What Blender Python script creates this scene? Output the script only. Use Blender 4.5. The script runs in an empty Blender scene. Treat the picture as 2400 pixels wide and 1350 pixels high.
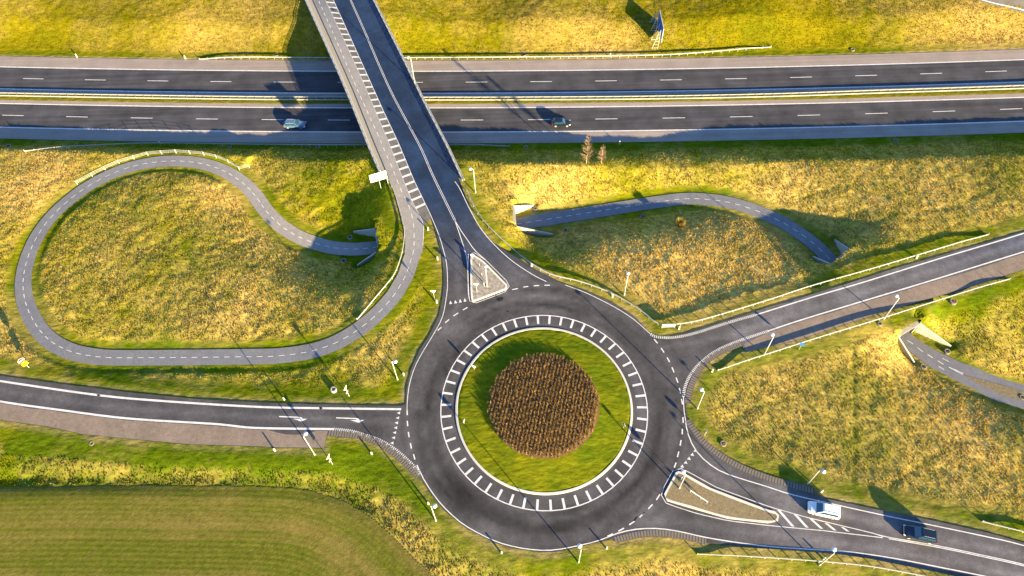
import bpy, bmesh, math, random
import numpy as np
from mathutils import Vector, Matrix
from mathutils.geometry import delaunay_2d_cdt
random.seed(7); RNG = np.random.default_rng(7)
rad = math.radians
sc = bpy.context.scene; COL = sc.collection

# ------------------------------------------------------------------ camera, sky, sun, exposure
F, PY, TILT, ROLL, H = 1888.2, 549.5, 0.60962, -0.032626, 133.0      # px focal length (2400 px wide picture), principal row, tilt, roll, metres
def cam_axes():
    f = np.array([0, math.sin(TILT), -math.cos(TILT)]); r = np.array([1., 0, 0]); u = np.cross(r, f)
    c, s = math.cos(ROLL), math.sin(ROLL)
    return c*r + s*u, -s*r + c*u, f
RT, UP, FW = cam_axes()
cam = bpy.data.cameras.new('camera'); camo = bpy.data.objects.new('camera', cam); COL.objects.link(camo)
M = Matrix.Identity(4)
for i in range(3):
    M[i][0], M[i][1], M[i][2] = RT[i], UP[i], -FW[i]
M[2][3] = H
camo.matrix_world = M
cam.sensor_width = 36; cam.lens = 36*F/2400; cam.shift_y = -(675-PY)/2400
cam.clip_start = 1; cam.clip_end = 6000
sc.camera = camo
SUN_EL, SUN_X, SUN_Y = 13.0, 0.616, -0.788
world = bpy.data.worlds.new('World'); sc.world = world; world.use_nodes = True
wn = world.node_tree.nodes; wl = world.node_tree.links
sky = wn.new('ShaderNodeTexSky'); sky.sky_type = 'NISHITA'; sky.sun_disc = False
sky.sun_elevation = rad(SUN_EL); sky.sun_rotation = math.atan2(SUN_X, SUN_Y); sky.ozone_density = 4.0; sky.air_density = 1.0; sky.dust_density = 0.3
bg = wn['Background']; bg.inputs[1].default_value = 0.076
wl.new(sky.outputs[0], bg.inputs[0])
sl = bpy.data.lights.new('sun', 'SUN'); sl.energy = 5.0; sl.angle = rad(0.5); sl.color = (1.0, 0.75, 0.37)
so = bpy.data.objects.new('sun', sl); COL.objects.link(so)
so.rotation_euler = Vector((SUN_X*math.cos(rad(SUN_EL)), SUN_Y*math.cos(rad(SUN_EL)), math.sin(rad(SUN_EL)))).to_track_quat('Z', 'Y').to_euler()
so.location = (60, -60, 120)
sc.view_settings.view_transform = 'Standard'; sc.view_settings.look = 'None'; sc.view_settings.gamma = 1
sc.view_settings.exposure = 2.3
try: sc.cycles.max_bounces = 4; sc.cycles.diffuse_bounces = 3
except Exception: pass

# ------------------------------------------------------------------ picture point -> world
def px(s):
    return np.array([[float(v) for v in t.split(',')] for t in s.split()])
def U(p, z):
    p = np.atleast_2d(np.asarray(p, float))[:, :2]
    d = (p[:, :1]-1200)/F*RT - (p[:, 1:2]-PY)/F*UP + FW
    z = np.broadcast_to(np.asarray(z, float), (len(p),))
    r = d*((H-z)/-d[:, 2])[:, None]; r[:, 2] = z
    return r
def proj(w):
    v = np.asarray(w, float) - np.array([0, 0, H]); d = v@FW
    return np.array([1200+F*(v@RT)/d, PY-F*(v@UP)/d])
def hit(p, zf, up=0.0):
    p = np.atleast_2d(p); z = np.full(len(p), 4.0)
    for _ in range(14):
        w = U(p, z); z = 0.3*z + 0.7*(zf(w[:, 0], w[:, 1]) + up)
    return U(p, z)
_tab = [np.random.default_rng(100+i).random((256, 256)) for i in range(8)]
def vn(x, y, s, k=0):
    x = np.asarray(x, float)/s + 37.3*k; y = np.asarray(y, float)/s + 11.7*k
    xi = np.floor(x).astype(int); yi = np.floor(y).astype(int); fx = x-xi; fy = y-yi
    fx = fx*fx*(3-2*fx); fy = fy*fy*(3-2*fy); t = _tab[k % 8]
    a = t[xi & 255, yi & 255]; b = t[(xi+1) & 255, yi & 255]; c = t[xi & 255, (yi+1) & 255]; d = t[(xi+1) & 255, (yi+1) & 255]
    return (a*(1-fx)+b*fx)*(1-fy) + (c*(1-fx)+d*fx)*fy
def smooth(t): t = np.clip(t, 0, 1); return t*t*(3-2*t)
def crest(t): return np.clip(t, 0, 1)
def rbf(ctrl, c):
    ctrl = np.asarray(ctrl, float); w = U(ctrl[:, :2], ctrl[:, 2]); X = w[:, :2]; z = ctrl[:, 2]; n = len(X)
    D = np.sqrt(((X[:, None]-X[None])**2).sum(2)+c*c)
    A = np.zeros((n+1, n+1)); A[:n, :n] = D + np.eye(n)*-0.3; A[n, :n] = 1; A[:n, n] = 1
    k = np.linalg.solve(A, np.r_[z, 0])
    def f(x, y):
        x = np.clip(np.asarray(x, float), -175, 190); y = np.clip(np.asarray(y, float), 8, 205)
        o = np.full(x.shape, k[n])
        for i in range(n): o = o + k[i]*np.sqrt((x-X[i, 0])**2+(y-X[i, 1])**2+c*c)
        return o
    return f
def seg_dist(x, y, P, closed=False):
    """distance to a polyline, and index + fraction of the nearest point"""
    best = np.full(x.shape, 1e9); pos = np.zeros(x.shape); n = len(P)
    for i in range(n if closed else n-1):
        a = P[i]; b = P[(i+1) % n]; dx, dy = b[0]-a[0], b[1]-a[1]; L = dx*dx+dy*dy
        if L < 1e-9: continue
        t = np.clip(((x-a[0])*dx+(y-a[1])*dy)/L, 0, 1)
        d = (x-a[0]-t*dx)**2+(y-a[1]-t*dy)**2; m = d < best
        best = np.where(m, d, best); pos = np.where(m, i+t, pos)
    return np.sqrt(best), pos
def inside(x, y, P):
    r = np.zeros(np.shape(x), bool); n = len(P)
    for i in range(n):
        a, b = P[i], P[(i+1) % n]
        if a[1] == b[1]: continue
        c = ((a[1] > y) != (b[1] > y)) & (x < (b[0]-a[0])*(y-a[1])/(b[1]-a[1])+a[0]); r ^= c
    return r
def resample(P, step):
    P = np.asarray(P, float); d = np.r_[0, np.cumsum(np.linalg.norm(np.diff(P, axis=0), axis=1))]
    n = max(2, int(round(d[-1]/step))+1); s = np.linspace(0, d[-1], n)
    return np.stack([np.interp(s, d, P[:, i]) for i in range(P.shape[1])], 1)
def spline(P, step=0.8):
    """Catmull-Rom through the points, then even steps"""
    P = np.asarray(P, float); Q = np.vstack([2*P[0]-P[1], P, 2*P[-1]-P[-2]]); o = []
    for i in range(1, len(Q)-2):
        for t in np.linspace(0, 1, 12, endpoint=False):
            o.append(0.5*(2*Q[i]+(Q[i+1]-Q[i-1])*t+(2*Q[i-1]-5*Q[i]+4*Q[i+1]-Q[i+2])*t*t+(3*Q[i]-Q[i-1]-3*Q[i+1]+Q[i+2])*t**3))
    o.append(P[-1]); return resample(o, step)

# ------------------------------------------------------------------ materials
def mat(name, col, rough=0.6, metal=0.0, spec=0.3, var=0.0, scale=3.0, bump=0.0):
    m = bpy.data.materials.new(name); m.use_nodes = True; nt = m.node_tree; b = nt.nodes['Principled BSDF']
    b.inputs['Roughness'].default_value = rough; b.inputs['Metallic'].default_value = metal
    b.inputs['Specular IOR Level'].default_value = spec; b.inputs['Base Color'].default_value = (*col, 1)
    if var or bump:
        tc = nt.nodes.new('ShaderNodeTexCoord'); n = nt.nodes.new('ShaderNodeTexNoise'); n.inputs['Scale'].default_value = scale; n.inputs['Detail'].default_value = 4
        nt.links.new(tc.outputs['Object'], n.inputs['Vector'])
        if var:
            mx = nt.nodes.new('ShaderNodeMix'); mx.data_type = 'RGBA'; nt.links.new(n.outputs['Fac'], mx.inputs['Factor'])
            mx.inputs['A'].default_value = (*[c*(1-var) for c in col], 1); mx.inputs['B'].default_value = (*[min(1, c*(1+var)) for c in col], 1)
            nt.links.new(mx.outputs['Result'], b.inputs['Base Color'])
        if bump:
            bp = nt.nodes.new('ShaderNodeBump'); bp.inputs['Strength'].default_value = bump; bp.inputs['Distance'].default_value = 0.02
            nt.links.new(n.outputs['Fac'], bp.inputs['Height']); nt.links.new(bp.outputs[0], b.inputs['Normal'])
    return m
def vmat(name, rough=0.9, fine=0.25, fscale=2.0, stretch=None, trans=0.0, bump=0.0, bscale=2.5):
    """colour from the mesh's colour attribute, with fine procedural speckle (and blade translucency)"""
    m = bpy.data.materials.new(name); m.use_nodes = True; nt = m.node_tree; b = nt.nodes['Principled BSDF']; L = nt.links.new
    b.inputs['Roughness'].default_value = rough; b.inputs['Specular IOR Level'].default_value = 0.0
    at = nt.nodes.new('ShaderNodeVertexColor'); at.layer_name = 'tint'
    tc = nt.nodes.new('ShaderNodeTexCoord'); mp = nt.nodes.new('ShaderNodeMapping'); L(tc.outputs['Object'], mp.inputs['Vector'])
    if stretch: mp.inputs['Rotation'].default_value = (0, 0, stretch[1]); mp.inputs['Scale'].default_value = (stretch[0], 1, 1)
    n = nt.nodes.new('ShaderNodeTexNoise'); n.inputs['Scale'].default_value = fscale; n.inputs['Detail'].default_value = 5; n.inputs['Roughness'].default_value = 0.65
    L(mp.outputs[0], n.inputs['Vector'])
    mr = nt.nodes.new('ShaderNodeMapRange'); mr.inputs['From Min'].default_value = 0.3; mr.inputs['From Max'].default_value = 0.7
    mr.inputs['To Min'].default_value = 1-fine; mr.inputs['To Max'].default_value = 1+fine; L(n.outputs['Fac'], mr.inputs['Value'])
    hs = nt.nodes.new('ShaderNodeVectorMath'); hs.operation = 'SCALE'; L(at.outputs['Color'], hs.inputs[0]); L(mr.outputs[0], hs.inputs['Scale'])
    L(hs.outputs[0], b.inputs['Base Color'])
    if bump:
        n2 = nt.nodes.new('ShaderNodeTexNoise'); n2.inputs['Scale'].default_value = bscale; n2.inputs['Detail'].default_value = 6; L(mp.outputs[0], n2.inputs['Vector'])
        bp = nt.nodes.new('ShaderNodeBump'); bp.inputs['Strength'].default_value = 1; bp.inputs['Distance'].default_value = bump; L(n2.outputs['Fac'], bp.inputs['Height']); L(bp.outputs[0], b.inputs['Normal'])
    if trans:
        t = nt.nodes.new('ShaderNodeBsdfTranslucent'); L(hs.outputs[0], t.inputs['Color']); mx = nt.nodes.new('ShaderNodeMixShader'); mx.inputs[0].default_value = trans
        L(b.outputs[0], mx.inputs[1]); L(t.outputs[0], mx.inputs[2]); L(mx.outputs[0], nt.nodes['Material Output'].inputs['Surface'])
    return m
def asphalt(name, col, streak=None, var=0.18):
    """speckled asphalt; streak = angle (rad) of lengthwise wear bands"""
    m = bpy.data.materials.new(name); m.use_nodes = True; nt = m.node_tree; b = nt.nodes['Principled BSDF']; L = nt.links.new
    b.inputs['Roughness'].default_value = 0.85; b.inputs['Specular IOR Level'].default_value = 0.2
    tc = nt.nodes.new('ShaderNodeTexCoord'); vals = []
    for s, st, a in ((0.25, None, var), (6.0, None, 0.22), (1.1, streak, var)):
        mp = nt.nodes.new('ShaderNodeMapping'); L(tc.outputs['Object'], mp.inputs['Vector'])
        if st is not None: mp.inputs['Rotation'].default_value = (0, 0, -st); mp.inputs['Scale'].default_value = (0.02, 1, 1)
        n = nt.nodes.new('ShaderNodeTexNoise'); n.inputs['Scale'].default_value = s; n.inputs['Detail'].default_value = 3; L(mp.outputs[0], n.inputs['Vector'])
        mr = nt.nodes.new('ShaderNodeMapRange'); mr.inputs['From Min'].default_value = 0.3; mr.inputs['From Max'].default_value = 0.7
        mr.inputs['To Min'].default_value = 1-a; mr.inputs['To Max'].default_value = 1+a; L(n.outputs['Fac'], mr.inputs['Value']); vals.append(mr.outputs[0])
    p = vals[0]
    for v in vals[1:]:
        mm = nt.nodes.new('ShaderNodeMath'); mm.operation = 'MULTIPLY'; L(p, mm.inputs[0]); L(v, mm.inputs[1]); p = mm.outputs[0]
    vm = nt.nodes.new('ShaderNodeVectorMath'); vm.operation = 'SCALE'; L(p, vm.inputs['Scale'])
    at = nt.nodes.new('ShaderNodeVertexColor'); at.layer_name = 'tint'
    if col is None: L(at.outputs['Color'], vm.inputs[0])
    else: vm.inputs[0].default_value = col
    L(vm.outputs[0], b.inputs['Base Color']); return m
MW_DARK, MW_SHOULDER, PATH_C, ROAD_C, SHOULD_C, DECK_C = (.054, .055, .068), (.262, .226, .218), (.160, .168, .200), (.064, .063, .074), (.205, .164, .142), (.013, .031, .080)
M_ASPH = asphalt('asphalt_motorway', MW_DARK, 0.0, 0.26)
M_SHLD = asphalt('asphalt_shoulder', MW_SHOULDER, 0.0, 0.1)
M_ROAD = asphalt('asphalt_road', None, None, 0.14)
M_RSHL = asphalt('gravelly_shoulder', SHOULD_C, None, 0.12)
M_PATH = asphalt('path_asphalt', None, None, 0.07)
M_DPATH = M_PATH
M_WHITE = mat('road_paint', (.56, .57, .62), 0.75, var=0.4, scale=1.3)
M_KERB = mat('kerb_concrete', (.55, .53, .50), 0.8, var=0.1, scale=5)
M_CONC = mat('concrete', (.28, .27, .25), 0.85, var=0.15, scale=1.5, bump=0.2)
M_CONCL = mat('pale_concrete', (.40, .39, .37), 0.85, var=0.12, scale=1.2)
M_RING = mat('weathered_ring', (.20, .18, .165), .9, var=.25, scale=4)
M_STEEL = mat('galvanised_steel', (.36, .375, .40), 0.5, 0.2, 0.5, var=0.08, scale=6)
M_WPOST = mat('white_plastic', (.62, .62, .62), 0.5)
M_POLE = mat('pole_steel', (.52, .52, .54), 0.4, 0.2, 0.5)
M_LAMP = mat('lamp_white', (.66, .67, .70), 0.3, 0, 0.5)
M_RED = mat('sign_red', (.62, .03, .03), 0.4); M_YEL = mat('sign_yellow', (.85, .52, .01), 0.4); M_BLUE = mat('sign_blue', (.02, .16, .50), 0.4)
M_SIGNW = mat('sign_white', (.66, .66, .68), 0.45); M_BLACK = mat('black_paint', (.02, .02, .02), 0.5)
M_PAVER = mat('paver', (.15, .135, .125), 0.9, var=0.3, scale=3); M_PAVER2 = mat('paver_joint', (.06, .056, .055), 0.9)
M_STONE = mat('pebbles', (.26, .24, .22), 0.9, var=0.95, scale=1.9, bump=1.0); M_STONE2 = mat('pebbles_weedy', (.19, .155, .095), 0.9, var=0.55, scale=2.6, bump=1.0)
M_GRASS = vmat('grass_ground', 0.95, 0.34, 1.5, (0.45, rad(38)), 0, 0.16, 1.3)
M_BLADE = vmat('grass_blades', 0.9, 0.15, 1.0, None, 0.5)
M_FIELD = vmat('field_rows', 0.95, 0.25, 1.2, None, 0, 0.05, 3)
M_TWIG = vmat('twigs', 0.9, 0.15, 3.0, None, 0.45)
M_BARK = mat('bark', (.50, .36, .22), 0.9, var=0.3, scale=5)
M_DARK = mat('drain_dark', (.035, .03, .03), 0.8); M_LIDR = mat('rusty_lid', (.16, .05, .045), 0.8)
M_BILL = mat('billboard_panel', (.045, .12, .42), 0.35, 0, 0.5, var=0.35, scale=0.9)

# ------------------------------------------------------------------ mesh helpers
def link(name, me, m, parent=None, kind=None, label=None, cat=None, group=None, smooth_=False):
    o = bpy.data.objects.new(name, me); COL.objects.link(o)
    for x in (m if isinstance(m, (list, tuple)) else [m]):
        if x: me.materials.append(x)
    if parent: o.parent = parent
    if smooth_: me.polygons.foreach_set('use_smooth', [True]*len(me.polygons))
    tag(o, label, cat, group, kind); return o
def tag(o, label=None, cat=None, group=None, kind=None):
    for k, v in (('label', label), ('category', cat), ('group', group), ('kind', kind)):
        if v: o[k] = v
    return o
def thing(name, loc, label, cat, group=None, rz=0):
    o = bpy.data.objects.new(name, None); COL.objects.link(o); o.location = loc; o.rotation_euler = (0, 0, rz); o.empty_display_size = 0.3
    return tag(o, label, cat, group)
def copy_thing(root, loc, label, rz=0):
    r = root.copy(); COL.objects.link(r); r.location = loc; r.rotation_euler = (0, 0, rz); r['label'] = label
    for ch in list(root.children):
        c = ch.copy(); COL.objects.link(c); c.parent = r
        for g in list(ch.children): d = g.copy(); COL.objects.link(d); d.parent = c
    return r
def mesh(name, V, Fs, tint=None):
    me = bpy.data.meshes.new(name); V = np.asarray(V, float)
    if isinstance(Fs, np.ndarray):
        k = Fs.shape[1]; me.vertices.add(len(V)); me.vertices.foreach_set('co', V.ravel()); me.loops.add(Fs.size); me.loops.foreach_set('vertex_index', Fs.ravel().astype(np.int32))
        me.polygons.add(len(Fs)); me.polygons.foreach_set('loop_start', np.arange(0, Fs.size, k, dtype=np.int32)); me.update(calc_edges=True)
    else:
        me.from_pydata([tuple(v) for v in V], [], [tuple(f) for f in Fs]); me.update()
    if tint is not None:
        a = me.color_attributes.new('tint', 'FLOAT_COLOR', 'POINT'); t = np.ones((len(V), 4)); t[:, :3] = tint; a.data.foreach_set('color', t.ravel())
    return me
class MB:
    """collects boxes, tubes and loose faces, builds ONE mesh"""
    def __init__(s): s.V = []; s.F = []
    def add(s, V, Fs): n = len(s.V); s.V += [tuple(v) for v in V]; s.F += [tuple(i+n for i in f) for f in Fs]; return s
    def box(s, c, d, rz=0, taper=1.0):
        x, y, z = (k/2 for k in d); cs, sn = math.cos(rz), math.sin(rz); V = []
        for sz, t in ((-z, 1), (z, taper)):
            for a, b in ((-x, -y), (x, -y), (x, y), (-x, y)): V.append((c[0]+(a*cs-b*sn)*t, c[1]+(a*sn+b*cs)*t, c[2]+sz))
        return s.add(V, [(3, 2, 1, 0), (4, 5, 6, 7), (0, 1, 5, 4), (1, 2, 6, 5), (2, 3, 7, 6), (3, 0, 4, 7)])
    def tube(s, a, b, r0, r1=None, n=6):
        a, b = Vector(a), Vector(b); r1 = r0 if r1 is None else r1; d = (b-a).normalized(); u = d.orthogonal().normalized(); w = d.cross(u); V = []
        for p, r in ((a, r0), (b, r1)):
            for i in range(n): t = 2*math.pi*i/n; V.append(p+u*(r*math.cos(t))+w*(r*math.sin(t)))
        return s.add(V, [(i, (i+1) % n, n+(i+1) % n, n+i) for i in range(n)]+[tuple(range(n-1, -1, -1)), tuple(range(n, 2*n))])
    def prism(s, poly, n, t):
        """flat 3-D polygon thickened by t along n"""
        n = Vector(n).normalized()*t; k = len(poly); V = [Vector(p)-n/2 for p in poly]+[Vector(p)+n/2 for p in poly]
        return s.add(V, [tuple(range(k-1, -1, -1)), tuple(range(k, 2*k))]+[(i, (i+1) % k, k+(i+1) % k, k+i) for i in range(k)])
    def lathe(s, prof, n=14, c=(0, 0, 0)):
        V = []; k = len(prof)
        for r, z in prof:
            for i in range(n): t = 2*math.pi*i/n; V.append((c[0]+r*math.cos(t), c[1]+r*math.sin(t), c[2]+z))
        return s.add(V, [(j*n+i, j*n+(i+1) % n, (j+1)*n+(i+1) % n, (j+1)*n+i) for j in range(k-1) for i in range(n)]+[tuple(range(n-1, -1, -1)), tuple(range((k-1)*n, k*n))])
    def build(s, name, m, parent=None, smooth_=False, **kw):
        return link(name, mesh(name, s.V, s.F), m, parent, smooth_=smooth_, **kw)
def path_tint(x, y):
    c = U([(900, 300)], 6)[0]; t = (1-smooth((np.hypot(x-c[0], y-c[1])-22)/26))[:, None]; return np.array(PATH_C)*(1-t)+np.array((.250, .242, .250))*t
def zero(x, y): return np.zeros(np.shape(x))

# ------------------------------------------------------------------ heights: road level, base relief
RC = [(700,-60,7.0),(860,-60,7.0),(800,0,7.0),(860,140,7.0),(900,230,6.9),(960,340,6.8),(1000,450,6.6),(1060,600,6.3),(1275,968,6.0),(1275,740,6.1),(950,960,6.0),(700,975,5.7),(400,960,5.1),(0,920,4.3),(-300,880,3.6),
      (1560,800,6.0),(1800,770,5.9),(2100,680,5.6),(2400,590,5.0),(2750,470,4.2),(1600,1100,6.0),(1800,1180,5.9),(2100,1260,5.8),(2400,1330,5.6),(2800,1420,5.4),(1275,1290,6.0),(1100,1220,6.0)]
Rz = rbf(RC, 14.0)
BC = [(-150,60,2.8),(0,60,2.7),(300,60,2.7),(600,60,2.8),(1100,60,2.8),(1500,60,2.7),(1900,60,2.6),(2300,55,2.6),(2550,50,2.6),(-150,0,5.2),(0,0,5.1),(400,0,5.2),(690,-30,6.4),(900,-30,6.4),(1300,0,5.2),(1800,0,5.0),(2300,0,4.8),(2550,0,4.8),
      (0,-160,6),(700,-120,6.9),(1200,-160,6.4),(2400,-160,6),(-200,358,3),(0,358,3.0),(200,352,3.0),(400,350,2.9),(600,372,3.2),(740,390,4.0),(850,430,4.9),(1150,400,4.9),(1250,385,4.6),(1400,385,4.4),(1700,385,4.4),(2000,378,4.4),(2400,365,4.4),(2600,360,4.4),
      (300,550,4.1),(500,600,4.4),(300,700,4.3),(600,720,4.8),(750,720,5.0),(640,640,4.3),(420,460,3.7),(0,500,3.3),(0,700,3.9),(0,800,4.2),(-200,600,3.5),(300,880,4.6),(700,890,5.3),(900,800,5.7),(700,450,3.5),(800,480,4.2),(640,430,3.3),(960,640,6.0),
      (1250,440,4.5),(1500,420,4.3),(1700,420,4.3),(1900,480,4.5),(2100,470,4.7),(2300,450,4.6),(2100,560,5.2),(1300,590,5.3),(1450,590,4.9),(1600,600,4.8),(1750,610,4.8),(1500,700,5.5),(1880,650,5.0),(1550,740,5.7),
      (1700,900,5.6),(1800,950,5.4),(2000,900,5.2),(2000,1050,5.1),(1900,1100,5.3),(2200,1100,5.1),(2400,1150,5.1),(2100,860,5.0),(2300,790,4.4),(2400,740,4.4),(2400,820,3.9),(2250,720,5.0),(2600,900,4),(2600,1050,5),
      (0,1200,4.0),(400,1200,4.1),(800,1250,4.4),(0,1345,3.8),(600,1345,4.1),(1000,1345,4.7),(0,1090,4.0),(500,1100,4.5),(900,1150,5.3),(1300,1345,5.2),(1600,1345,5.2),(1900,1400,5.0),(1200,1480,4.8),(2300,1480,5),(-200,1200,4),(0,1500,3.8),(600,1500,4)]
Bz = rbf(BC, 8.0)

# ------------------------------------------------------------------ motorway curves y = f(x), level 0
def quad(s):
    w = U(px(s), 0); k = np.polyfit(w[:, 0], w[:, 1], 2)
    return lambda x: np.polyval(k, np.clip(x, -230, 230))
fNp = quad('0,132 428,139.3 600,141 781,141.5 1200,141.5 1800,134 2097,126 2400,114.6')
fNl = quad('0,156.7 600,166 781,166.5 1200,165.7 1800,158 2102,150 2400,139')
fNd = quad('77,184.5 222,187.5 369,189.7 516,191 665,192 1113,192 1265,191.3 1415,189.5 1568,187.3 1719,185 1872,181.5 2024,177.5 2176,172.5 2328,167')
fNs = quad('0,208.6 300,212.8 600,217 811,219.6 1200,218 1800,210 2102,200 2400,192.7')
fMn = quad('0,216 600,225 814,226 1200,226 1800,218 2102,208 2400,199.5')
fMs = quad('0,233.8 600,242 1200,242 1800,235 2400,218')
fSn = quad('0,242.3 600,251.4 832,253 1200,252 1800,244.5 2400,228')
fSd = quad('31,270.3 182,273.5 334,276.7 486,279.3 641,280.8 795,281.3 1106,281.2 1263,280.3 1422,278.6 1581,276.3 1740,273 1893,270 2052,266 2212,261.3 2373,255.3')
fSs = quad('0,298 600,308.2 852,310 1032,309.3 1200,308.6 1800,301 2102,293.4 2400,284')
fSp = quad('0,325 327,330 600,335 1200,336 1800,327 2400,311')

# ------------------------------------------------------------------ outlines of the raised roads (picture points on road level)
LEFT_TOP = '960,880 952.6,912 951,947 940,951 851.9,949.7 726,947 600,942.5 453.4,934.6 302.3,919.4 151,900.6 0,880.4 -180,851'
LEFT_BOT = '-180,950 0,985 111.5,1000 191.9,1018 311,1029.8 440.8,1041.5 600,1046.7 651.9,1049 758,1050.6 768.5,1018 833.3,1023.3 885.2,1038.9 924,1067.4 963,1101 982.4,1121.9'
OUT = ('703,-60 733.5,0 779,100 830,215 876,330 903,395 925,453 940,510 985,516 1008,512 1015.6,524 1028,569 1035.8,594.5 1039.5,640 1039.5,667.5 1037,697.8 1028,740.6 1005.5,786 982.9,821 962.7,866.5 ' + LEFT_TOP + ' ' + LEFT_BOT +
       ' 988.9,1124.5 1014.8,1166 1040.8,1197 1092.6,1238.5 1157.4,1272 1200,1285 1264.8,1294.3 1303.7,1294 1355.6,1282.6 1433.3,1263 1441,1269.6 1485.2,1259.3 1537,1254 1589,1259 1656.3,1273.5 1800,1285 1955.6,1297 2033.3,1308.5 2111,1324 2189,1339.6 2256,1354 2400,1387 2700,1460'
       ' 2700,1362 2400,1272.2 2318.5,1249 2189,1220.4 2059,1194.5 1935,1168.5 1911.5,1155.6 1851.9,1140 1800,1126 1744.5,1103.7 1692.6,1075 1653.7,1041.5 1625,1007.8 1612,980 1608,957 1611,930 1618,912 1640.8,866.5 1678.6,833.8 1739,808.6 1746.6,826.2 1800,814 1875.6,796 1951,770.8 2051.9,738 2152.6,707.9 2278.6,671.3 2400,632 2700,524'
       ' 2700,446 2400,542.8 2253.4,584.4 2102.3,627.2 1976.3,667.5 1800,720 1703.8,751 1603,782 1565,789 1545,790.5 1527.5,786 1489.7,743 1439.3,710.4 1376.3,682.7 1313.4,662 1263,636 1200,597 1154,566.8 1116.4,526.5 1093.7,470 1068,395 1034,325 1000,262 970,198 935,128 908,72 873,2 845,-60')
OUTW = hit(px(OUT), Rz)[:, :2]
# embankment = the raised roads without the span over the motorway
EMB = OUTW.copy()
def clip_y(P, lim, keep_south):
    o = []; n = len(P)
    for i in range(n):
        a, b = P[i], P[(i+1) % n]; ia = (a[1] < lim) == keep_south; ib = (b[1] < lim) == keep_south
        if ia: o.append(a)
        if ia != ib: t = (lim-a[1])/(b[1]-a[1]); o.append(a+t*(b-a))
    return np.array(o)
yS = U([(970, 408)], 6.6)[0, 1]; yN = U([(800, -28)], 6.8)[0, 1]
EMB_S = clip_y(OUTW, yS, True); EMB_N = clip_y(OUTW, yN, False)
# cycle paths (picture point, level)
P1 = px('970.8,561.7,6.25 969,590,6.15 962.7,609.6,6.1 951,645,5.95 940,665,5.9 925,690,5.8 907.3,711.6,5.7 889.7,730.5,5.6 872,746.9,5.55 850.6,764.5,5.45 828,780.4,5.35 804,794.8,5.25 780,806.6,5.2 753.7,816.2,5.1 728.5,823.2,5.0 700.8,828.3,4.95 675.6,831.8,4.9 647.9,834.3,4.85 622.7,835.6,4.8 566.8,836.3,4.7 463.5,837.6,4.5 360,838.3,4.3 309.8,838.6,4.2 257,838.3,4.1 231.7,836.6,4.05 207.8,833.3,4.0 183.9,828.8,3.95 161.2,822,3.9 141,812.9,3.85 122.7,802.3,3.8 106.3,788.5,3.75 93.2,774,3.7 81.9,757.5,3.65 72.3,740.6,3.6 64.7,723,3.55 58.7,704.8,3.5 55.4,685,3.5 53.8,665.5,3.45 55.7,644.9,3.4 59.2,624.7,3.35 65,604,3.3 72.3,584.4,3.3 81.4,564.3,3.25 93.2,544,3.2 106.3,525.2,3.15 121.4,507,3.1 137.8,490.2,3.1 156.2,473.6,3.05 175,458.5,3 194.5,444,2.95 215.4,431.3,2.95 236.8,419.4,2.9 259.4,408.6,2.9 280.9,399.8,2.85 303.5,392.2,2.8 327.5,386.2,2.8 350.9,381.9,2.75 374,378.9,2.7 396.7,377.4,2.7 419.4,377.4,2.65 440.8,378.9,2.6 462.2,381.6,2.55 482.4,385.7,2.5 503,391.7,2.45 521.4,399,2.4 539,408,2.35 555.4,418.7,2.3 570.5,430,2.25 584.4,442.6,2.2 595.7,456,2.15 607.6,471.6,2.1 618,487,2.05 629.7,501.3,2 642.8,515,1.95 657.2,528.2,1.85 673.8,539.8,1.75 691.2,550.7,1.65 710.8,560,1.55 731.7,567.8,1.45 753.7,574.3,1.35 775.6,579.6,1.25 799,582.6,1.2 821.7,583.9,1.15 846,583.4,1.1 869.5,581,1.1 886,578.5,1.1')
P2 = px('1208,525.5,1.1 1232.7,522,1.1 1256.7,518,1.1 1280.6,514.6,1.1 1303.8,510.6,1.1 1327,507,1.15 1351,503,1.15 1374.3,499.5,1.15 1397.7,495.5,1.2 1421,492,1.2 1444.3,488,1.2 1467.8,484.7,1.25 1491,481,1.25 1514,477.4,1.3 1537,474,1.3 1560,470.8,1.3 1583.4,467.8,1.35 1606.8,466,1.35 1629,465.5,1.4 1652.6,467,1.4 1676,469.3,1.4 1700.5,473,1.4 1723.4,478,1.4 1746.6,484.7,1.4 1768.8,492.5,1.35 1792,501.8,1.35 1814.4,511.9,1.3 1836,522.2,1.3 1857.2,535.3,1.25 1877.6,548.6,1.2 1898.2,563.8,1.2 1916.6,579.4,1.15 1934.3,597,1.1 1951,614,1.1 1957,620,1.1')
P3 = px('2108,776,1.1 2116.9,785.2,1.1 2134.5,801,1.1 2157,818,1.15 2180.4,834.3,1.2 2205,850.4,1.2 2245,872,1.3 2300,899,1.4 2350,918,1.5 2399.5,933,1.6 2500,965,1.8 2640,1005,2.0')
W1, W2, W3 = (U(p, p[:, 2]) for p in (P1, P2, P3))
for i in range(16): W1[i] = U([P1[i]], W1[i, 2]*min(1, max(0, (i-7)/8))+float(Rz(W1[i:i+1, 0], W1[i:i+1, 1])[0])*(1-min(1, max(0, (i-7)/8))))[0]
W1, W2, W3 = (spline(w, 0.9) for w in (W1, W2, W3))
PZ0 = 1.1
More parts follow.
